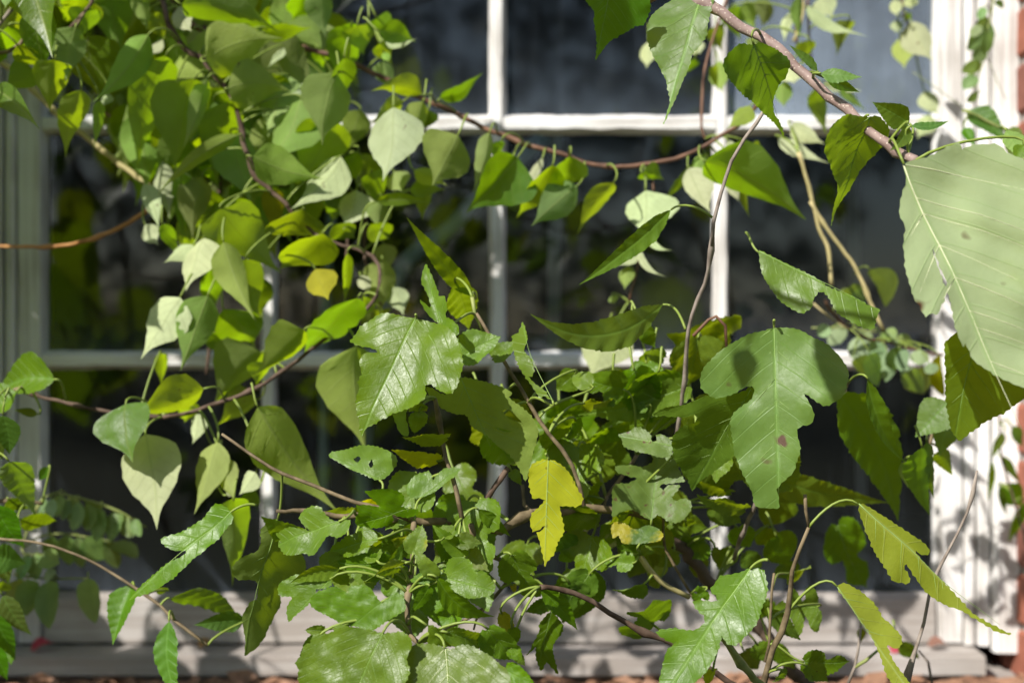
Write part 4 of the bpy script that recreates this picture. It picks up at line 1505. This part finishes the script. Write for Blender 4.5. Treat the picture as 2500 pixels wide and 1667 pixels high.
m0 ul -40 1470 150 1570 140 1.0
m0 us 30 1370 90 1450 70 1.06
m0 ul 0 110 60 200 80 1.12
m0 us 1690 1300 1763 1420 160 1.2
m0 us 1600 1350 1700 1480 180 1.24
m0 db 1380 1480 1340 1568 70 1.02 m=yellow
m0 us 1763 1000 1690 1150 130 1.3
'''
TABLE_RIGHT = '''
@MB | mulberry_branch | mulberry | thick dotted branch with toothed drip tip leaves and one huge pale lobed leaf | 1.0 | ovate |
#D
> 0 280 1.04
| branch b_branch .0043 .0033 1.07 .98 -520 -30 -380 40 -180 180 0 290 130 400 300 550 430 660 540 760 690 890 830 1000 960 1080 1010 1105
| twig b_red .0026 .0024 1.10 1.08 -990 80 -860 20 -700 -60 -560 -140
#C
P ug 690 -130 597 425 1.04 m=ovate tooth=.011 nv=8 np=1 fold=.2 : 690 -130 560 -80 480 -40 500 10 540 50 565 80 570 150 590 220 600 300 596 425 640 350 700 280 780 225 830 180 880 170 915 110 925 40 900 -40 800 -110
P ul 1330 -90 1025 815 1.05 m=ovate tooth=.009 nv=9 fold=.12 p=1370,-40 : 1330 -90 1400 0 1375 60 1355 150 1330 240 1280 310 1240 350 1220 420 1190 500 1140 600 1090 690 1025 815 1050 740 1075 670 1065 600 1050 530 1010 450 970 380 940 300 940 200 970 120 1040 50 1120 0 1200 -50
P uh 1665 310 1930 985 1.04 m=ovate tooth=.009 nv=8 fold=.1 p=1690,240 : 1665 310 1560 303 1500 340 1465 410 1453 470 1480 540 1530 600 1600 660 1700 740 1763 800 1815 840 1865 890 1935 985 1895 880 1840 790 1833 660 1855 580 1893 500 1903 420 1863 370 1785 325 1720 300
#D
P uh 690 800 450 1570 1.02 m=ovate tooth=.009 nv=8 fold=.12 p=670,810 : 690 800 600 795 520 790 440 850 400 900 380 970 385 1050 430 1150 460 1230 470 1320 465 1420 450 1570 490 1450 560 1330 620 1200 700 1100 770 1000 800 900 790 850 740 790
s ul 365 505 645 515 95 1.0 fold=.1 p=295,600
s ug 340 490 152 310 60 1.03 fold=.35
s us 400 540 640 640 80 1.05
s us 970 850 725 710 170 .99 fold=.3 p=985,1070
s ul 985 870 1250 810 60 .98 c=-.1 p=985,1070
s ug 960 850 850 1035 90 .98 c=.12
P df 935 1130 1763 3100 .93 m=veined vm=palevein vr=.0036 nv=8 vang=50 fold=.08 grid=.024 corr=.006 wave=.06 droop=.16 tooth=.007 pitch=.03 p=830,1010 : 945 1130 1010 1100 1100 1080 1250 1000 1340 960 1365 1010 1420 985 1480 970 1620 975 1670 1030 1763 1080 2000 1250 2250 1700 2300 2200 2100 2620 1763 2680 1600 2620 1500 2560 1400 2490 1370 2430 1340 2370 1330 2400 1300 2360 1260 2260 1240 2140 1215 2050 1170 1900 1150 1840 1120 1700 1160 1850 1200 1950 1195 2030 1180 2090 1160 2120 1120 2190 1095 2170 1045 2200 1010 2120 970 2060 950 1960 935 1900 930 1700 945 1560 910 1480 930 1340 960 1240
#H
P us 1480 560 1290 1480 .99 m=mulberry fold=.1 p=1600,300 : 1230 790 1400 700 1600 760 1763 900 1790 1100 1763 1160 1700 1200 1600 1290 1500 1350 1400 1420 1330 1480 1290 1430 1270 1400 1250 1300 1230 1150 1225 1000
s ul -60 1130 150 950 200 1.3 np=1
#D
s dl 1640 900 1763 1120 140 1.1 p=1763,1060
s ul 1763 1000 1700 1110 110 .98

@GT | twig | twig | slender grey twig bending down in front of the right hand glazing bar | 1.12 | |
#C
> 1740 740 1.12
| stem b_grey .0013 .0015 1.08 1.10 1763 730 1680 850 1510 1110 1390 1540 1380 1700
#G
| stem b_grey .0014 .0018 1.10 1.20 1385 40 1350 290 1215 710 1190 1050 1150 1340 1110 1700
| twig b_red .0012 .0014 1.12 1.12 1480 830 1470 680 1400 615 1350 640 1250 750
#K
| stem b_grey .0018 .0018 1.16 1.22 1740 120 1670 330 1620 480 1570 590 1530 720

@HV | climbing_vine | vine | pale hanging vine in front of the hazy upper right pane | 1.6 | vine |
#D
> 190 0 1.6
| stem b_red .0014 .0014 1.60 1.58 200 -60 190 80 200 300 290 420
| stem b_red .0014 .0012 1.62 1.62 275 -60 280 200 300 420 320 600 330 640
| stem b_tan .0016 .0016 1.58 1.58 240 -60 240 100 180 290
| stem b_tan .0018 .0022 1.46 1.46 210 1050 290 1330 350 1568 420 1750 440 1960
| stem b_tan .0018 .0022 1.46 1.46 290 1390 400 1570 500 1700 600 1840 700 2060 760 2200 800 2280
v dl 150 90 115 310 65 1.6
v dg 215 -20 180 300 65 1.58
v dl 260 40 695 290 75 1.56 c=.06
v dl 370 -20 450 130 160 1.62
v db 560 140 450 350 110 1.62
v db 280 280 220 440 105 1.58
v db 330 605 365 880 115 1.56
v dl 150 440 185 620 150 1.58
v dl 110 560 115 790 105 1.58
v dl 170 845 395 1005 110 1.52
v dl 70 950 425 1145 80 1.5 c=.05
v dg 0 0 -60 200 120 1.64
v dg -150 20 -120 210 150 1.64
v db -260 60 -220 260 120 1.64
v dg -60 250 -90 420 120 1.62
v db -360 180 -340 330 110 1.62
v dl 380 560 650 640 60 1.6
v dg 500 600 660 770 60 1.6

@RV | climbing_vine | vine | short spray of pale leaves hanging at the right end of the upper right pane | 1.7 | |
#D
> 940 0 1.7
| stem b_red .0012 .0010 1.70 1.70 920 -60 930 60 960 150 980 230
v dl 870 0 890 140 75
v dl 985 -20 985 75 95
v dl 890 140 880 245 75
v dl 985 150 1135 460 180
v dl 910 260 950 505 140
v db 960 100 990 130 40
v dl 1080 630 1175 810 120 1.7
v dl 1110 790 1030 985 115 1.7

@PF | locust | locust | dark green pinnate frond hanging in front of the bright right casing | 1.66 | leaflet |
#D
> 1540 20 1.66
| rachis b_green .0011 .0008 1.66 1.66 1560 -40 1530 120 1500 280 1480 420 1440 560 1430 700
e ul 1490 50 1450 135 45
e ug 1560 20 1640 40 40
e ug 1525 140 1390 340 115 
e us 1510 220 1500 380 60
e us 1500 330 1410 405 70
e us 1470 430 1335 495 65
e ul 1440 530 1340 610 65
e us 1440 640 1370 705 40
e ul 1470 180 1390 250 50
| rachis b_green .0005 .0004 1.66 1.66 1000 500 1150 600 1350 750
| rachis b_green .0005 .0004 1.66 1.66 1510 400 1570 540 1640 690

@RL | leafy_vine | vine | light green broad leaves climbing at the foot of the upper right casing | 1.5 | ovate |
#D
> 1763 900 1.5
| stem b_green .0016 .0014 1.5 1.5 1900 1100 1780 960 1640 900 1400 780 1340 760
s ul 1370 765 1650 950 160 1.5
s ul 1640 890 1790 1000 130 1.48
s ul 1690 960 1700 1110 100 1.48
s ul 1350 880 1420 1000 80 1.5

@PM | locust | locust | pinnate frond of small pale leaflets hanging from a pink stalk near the right stile | 1.55 | leaflet |
#H
> 400 520 1.5
| rachis b_red .0018 .0014 1.48 1.58 390 500 450 590 560 700 700 770 850 795 1000 840 1200 880
| rachis b_green .0010 .0008 1.56 1.58 300 690 500 690 700 710 850 740 1000 800
| rachis b_tan .0010 .0008 1.5 1.5 310 520 380 580 500 670 560 700
e dl 430 690 340 740 65
e dl 530 680 420 820 75
e dl 650 750 590 915 100
e dl 760 770 720 915 115
e db 700 870 720 1050 85
e ul 700 710 620 790 90
e dl 820 850 810 1070 75
e us 880 820 880 990 95
e dl 950 840 910 1000 65
e dl 1050 840 1040 950 130
e dl 960 950 955 1060 60
e db 1060 960 1060 1120 150
e db 1170 880 1180 1120 65 m=yellow
e ul 800 710 870 780 80
e ul 900 740 980 820 70
e db 600 900 690 1010 90
e db 980 980 1050 1100 100
e dl 1110 930 1130 1010 70
e db 560 470 650 500 140 1.52
e db 540 420 640 490 100 1.52
e db 700 290 800 530 110 1.54 c=-.15 p=590,330

@MR | mulberry_shoot | mulberry | upright brown mulberry shoot with a long drooping lobed leaf at its tip | 1.06 | mulberry |
#L
> 40 1600 1.08
| stem b_brown .0014 .0012 1.06 1.06 258 265 265 380 280 490
| stem b_brown .0013 .0030 1.06 1.10 280 490 220 650 165 800 140 1080 40 1330 -10 1500 -60 1700
| stem b_brown .0010 .0012 1.12 1.12 40 810 15 1130 10 1300 -20 1420
P df 620 335 1615 1243 1.05 m=drooping fold=.3 nv=8 vm=vein vr=.0032 grid=.035 p=285,490 : 620 335 700 360 790 420 900 490 1000 560 1080 610 1112 650 1100 685 1050 685 1000 665 1030 710 1120 790 1220 890 1320 1010 1400 1110 1480 1165 1560 1215 1615 1243 1550 1232 1440 1165 1340 1085 1230 1030 1130 970 1060 900 1000 820 950 752 930 765 945 790 980 845 978 872 890 866 850 825 800 740 750 670 700 570 650 450 630 400
P df 475 900 990 1660 1.06 m=drooping fold=.2 p=170,1070 label=yellowing_torn_leaf_with_brown_burnt_edge : 475 900 520 875 600 910 700 980 760 1050 800 1120 850 1160 880 1200 910 1230 925 1290 880 1330 820 1300 830 1350 870 1430 920 1500 980 1590 1000 1680 900 1620 820 1520 790 1430 740 1300 690 1200 620 1120 570 1030 510 960
m3 us 480 480 730 970 310 1.4 np=1
m0 ub 160 810 305 800 130 1.2
m5 us 340 1040 20 1120 360 1.18
m1 us 250 1420 580 1440 190 1.12
m0 ub 100 1480 70 1620 60 1.1
m0 us 270 1450 420 1568 140 1.1 m=spotted
m0 us 60 560 160 760 260 1.3
m0 us 100 740 180 860 180 1.34
m0 us 80 300 0 520 260 1.32
m0 us 30 1080 230 1280 120 1.16
m0 us 20 1300 200 1500 130 1.22
s us -50 130 860 360 190 1.28
s us 640 1180 640 1300 60 1.4
s us 900 1280 1060 1420 100 1.4
s us 60 250 240 340 120 1.3
#H
s ug 480 1130 1020 2085 340 1.24 fold=.05
s ug 690 1045 990 1640 115 1.14 c=-.08 fold=.5 p=545,1080

@RS | leafy_vine | vine | cluster of broad light leaves in front of the right stile below the middle | 1.2 | ovate |
#H
> 1300 1200 1.25
| stem b_brown .0018 .0016 1.25 1.25 1500 1100 1250 1180 1100 1500 1060 1600
s ul 1240 1200 1010 1430 260 1.22
s ul 1250 1300 1180 1560 200 1.24
s db 1090 1480 1090 1800 90 1.22
#L
s db 1060 -60 1085 335 180 1.22
s dl 940 40 965 230 90 1.26
s db 1180 -40 1250 100 120 1.3

@DT | twig | twig | bare pale jointed twig standing in front of the right sash stile | 1.12 | |
#L
> 960 1560 1.12
| stem b_grey .0008 .0016 1.10 1.12 1442 105 1410 260 1370 395 1240 660 1165 805 1110 960 1070 1150 1020 1330 960 1520 930 1700 knob=1.2
| stem b_grey .0010 .0014 1.2 1.2 640 1170 620 1340 600 1450 550 1580 knob=.8
| stem b_green .0010 .0010 1.2 1.2 600 1455 670 1410 760 1340
| stem b_grey .0012 .0008 1.3 1.3 1130 1568 1100 1420 1040 1340

@IV | ivy | ivy | dark narrow ivy leaves against the red brick at the right edge | 1.7 | ovate |
#L
> 1763 600 1.7
| stem b_dark .0014 .0012 1.7 1.7 1800 700 1720 400 1640 120 1600 -40 1590 -300
s ug 1545 40 1530 325 45
s us 1600 0 1763 210 60
s us 1600 210 1763 360 170
s us 1763 320 1668 610 80
s us 1590 220 1660 430 50
s ug 1680 -200 1763 -60 80
s us 1620 -160 1540 20 60
'''
for tb in (TABLE_VINE, TABLE_EDGE, TABLE_MUL, TABLE_RIGHT):
    read_table(tb)


# ------------------------------------------------------------------ the vines go on above and beside what the camera frames
def more_leaves(key, n, box_, dr, kinds, wmin, wmax, accept=None, reach=.12):
    plant, stems = PLANTS[key]
    k = 0
    tries = 0
    while k < n and tries < n * 30:
        tries += 1
        x, y, d = random.uniform(box_[0], box_[1]), random.uniform(box_[2], box_[3]), random.uniform(*dr)
        if accept and not accept(x, y):
            continue
        sh, fl = random.choice(kinds)
        an = R(random.gauss(95, 28))
        w = random.uniform(wmin, wmax)
        l = w * random.uniform(1.5, 2.1)
        o = dict(DEF[sh[0]])
        o['fold'] += random.uniform(-.05, .2)
        o['c'] = random.uniform(-.06, .06)
        o['m'] = 'mulberry' if key == 'MS' else 'ovate' if key in ('EL', 'MB') else 'vine'
        if sh[0] == 'm':
            l = w * random.uniform(1.0, 1.35)
        lf = build_leaf(plant, sh, fl[0], fl[1], (x, y), (x + l * math.cos(an), y + l * math.sin(an)), w, d, o)
        build_petiole(lf, stems, None, 'petiole', .001, reach)
        k += 1


def add_stem(key, pts, r, bark='b_dark'):
    plant, stems = PLANTS[key]
    path = catmull([PX(*p) for p in pts], .012)
    loc = path[0].copy()
    tv, tf = tube_vf([q - loc for q in path], lambda t: r * (1 - .4 * t), 8)
    link_mesh('stem', tv, tf, M[bark], plant, loc - Vector(plant.location))
    stems.append(path)


for pts in ([(340, -420, 1.6), (420, 0, 1.58), (470, 250, 1.56), (520, 520, 1.56)], [(620, -300, 1.6), (640, 100, 1.58), (620, 350, 1.56), (600, 560, 1.55)]):
    add_stem('VA', pts, .0022)
more_leaves('VA', 80, (320, 770, -20, 520), (1.50, 1.62), [('v', 'us'), ('v', 'ds'), ('v', 'ub'), ('v', 'dg'), ('v', 'us')], 75, 125,
            lambda x, y: not (x < 420 and y > 330) and y < 640 - abs(x - 560) * .9)
more_leaves('VA', 30, (330, 900, -40, 500), (1.43, 1.51), [('v', 'dl'), ('v', 'db'), ('v', 'ub'), ('v', 'dg'), ('v', 'db')], 70, 115,
            lambda x, y: not (x < 420 and y > 330) and y < 560 - abs(x - 560) * .7)
for pts in ([(-500, -700, 1.3), (-200, -500, 1.4), (300, -420, 1.45), (800, -380, 1.5), (1150, -420, 1.55)], [(-700, 900, 1.2), (-520, 400, 1.3), (-460, 0, 1.35), (-500, -700, 1.3)], [(-300, -300, 1.3), (200, -250, 1.35), (700, -200, 1.4)]):
    add_stem('AT', pts, .005)
add_stem('AT', [(-520, 300, 1.35), (-700, -300, 1.4), (-700, -900, 1.42), (-500, -1300, 1.45)], .006)
add_stem('AT', [(-700, -300, 1.4), (-1000, -600, 1.42), (-1300, -700, 1.45)], .005)
add_stem('AT', [(-700, -700, 1.4), (-400, -800, 1.42), (-100, -700, 1.45)], .005)
more_leaves('AT', 80, (-1450, -160, -1250, -260), (1.30, 1.55), [('v', 'ul'), ('v', 'ug'), ('v', 'ul')], 150, 230, None, .2)
more_leaves('AT', 24, (0, 900, -420, -110), (1.45, 1.62), [('v', 'ul'), ('v', 'ug'), ('v', 'db')], 110, 150, None, .2)
more_leaves('AT', 16, (-640, -150, -100, 380), (1.15, 1.5), [('v', 'ul'), ('v', 'ug'), ('v', 'db')], 110, 170, None, .2)

more_leaves('AT', 8, (-700, 150, -720, -110), (1.15, 1.32), [('v', 'ul'), ('v', 'ug'), ('v', 'db')], 120, 180, None, .2)
for pts in ([(-200, 2300, 1.3), (-350, 1500, 1.32), (-500, 800, 1.35), (-620, 200, 1.38)], [(-350, 1500, 1.32), (-700, 1000, 1.3), (-900, 500, 1.3)], [(-300, 1800, 1.3), (-600, 1500, 1.25), (-900, 1200, 1.2)]):
    add_stem('EL', pts, .004, 'b_brown')
more_leaves('EL', 26, (-980, -560, 450, 1000), (1.15, 1.5), [('s', 'ul'), ('s', 'ug'), ('s', 'ul')], 130, 200, None, .2)

# thicker leafage behind the front of the mulberry, and its branch passing over the photographer's view
more_leaves('MS', 30, (1060, 1900, 880, 1440), (1.14, 1.30), [('m0', 'us'), ('m1', 'ul'), ('m0', 'ub'), ('m3', 'ul'), ('m1', 'us')], 85, 145, lambda x, y: abs(x - 1500) * .9 + abs(y - 1160) < 430, .06)
more_leaves('MS', 14, (800, 1180, 1180, 1440), (1.06, 1.16), [('m0', 'ul'), ('m1', 'ul'), ('m3', 'us'), ('m3', 'ul')], 85, 150, None, .06)
add_stem('MB', [(300, -1500, .8), (900, -1000, .76), (1400, -900, .74)], .004, 'b_branch')
# leaves of the same branch above the view, standing between the sun and the front leaves
plantMB, stemsMB = PLANTS['MB']
for tx_, ty_, td_, s_ in ((2070, 880, 1.045, .034), (1800, 850, 1.045, .012), (1530, 90, 1.05, .03)):
    q = PX(tx_, ty_, td_) + SUN * .46
    p0, p1 = to_px(q + Vector((0, 0, s_))), to_px(q - Vector((.01, 0, s_)))
    o = dict(DEF['s'])
    o['m'] = 'ovate'
    lf = build_leaf(plantMB, 's', 'u', 'l', tuple(p0), tuple(p1), (p1 - p0).length * .5, q.y, o)
    build_petiole(lf, stemsMB, None, 'petiole', .001, .1)

# ------------------------------------------------------------------ fallen leaves
lv, lff, luv = [], [], []
for i in range(520):
    x_, y_ = random.uniform(-.85, .85), 1.795 - abs(random.gauss(0, .05))
    a_ = random.uniform(0, 6.28)
    ux = Vector((math.cos(a_), math.sin(a_), random.uniform(-.5, .5))).normalized()
    vy = ux.cross(Vector((random.uniform(-.4, .4), random.uniform(-.9, .2), 1))).normalized()
    ux *= random.uniform(.018, .04)
    vy *= random.uniform(.008, .016)
    c_ = Vector((x_, y_, random.uniform(.004, .018)))
    k_ = len(lv)
    cup = Vector((0, 0, .004))
    lv += [c_ - ux, c_ - ux * .3 + vy + cup, c_ + ux * .4 + vy * .8 + cup, c_ + ux, c_ + ux * .4 - vy * .8 + cup, c_ - ux * .3 - vy + cup, c_]
    luv += [(0, .5), (.3, .8), (.7, .75), (1, .5), (.7, .25), (.3, .2), (.5, .5)]
    lff += [(k_, k_ + 1, k_ + 6), (k_ + 1, k_ + 2, k_ + 6), (k_ + 2, k_ + 3, k_ + 6), (k_ + 3, k_ + 4, k_ + 6), (k_ + 4, k_ + 5, k_ + 6), (k_ + 5, k_, k_ + 6)]
litter = link_mesh('leaf_litter', lv, lff, M['litter'], None, None, True, luv)
litter['kind'] = 'stuff'


def fallen(px, py, d, mat, label, ln=.035, rot=0.3):
    p = PX(px, py, d)
    vs, fs, uv = [], [], []
    n = 10
    for i in range(n + 1):
        u = i / n
        w = interp(WIDTH['v'], max(.02, min(.98, u))) * .4
        for k in (-1, -.5, 0, .5, 1):
            a = Vector(((u - .5) * ln, w * k * ln, abs(k) * .25 * ln * w + .006 * math.sin(u * 3)))
            a.rotate(Matrix.Rotation(rot, 3, 'Z'))
            vs.append(a)
            uv.append((u, .5 + k * w))
    for i in range(n):
        for k in range(4):
            a = i * 5 + k
            fs.append((a, a + 5, a + 6, a + 1))
    o = link_mesh('fallen_leaf', vs, fs, M[mat], None, p, True, uv)
    o.rotation_euler = (R(25), R(random.uniform(-12, 12)), 0)
    o['label'] = label
    o['category'] = 'leaf'
    return o


fallen(105, 1578, 1.822, 'red', 'dark red fallen leaf lying on the window sill at the left', .030, .2)
fallen(505, 1572, 1.83, 'litter', 'pale brown fallen leaf on the sill below the thin shoot tip', .022, .6)
fallen(2290, 1575, 1.83, 'litter', 'orange fallen leaf on the sill at the foot of the right stile', .026, -.3)
fallen(2185, 1588, 1.82, 'red', 'small red fallen leaf on the sill behind the torn yellowing leaf', .018, .9)
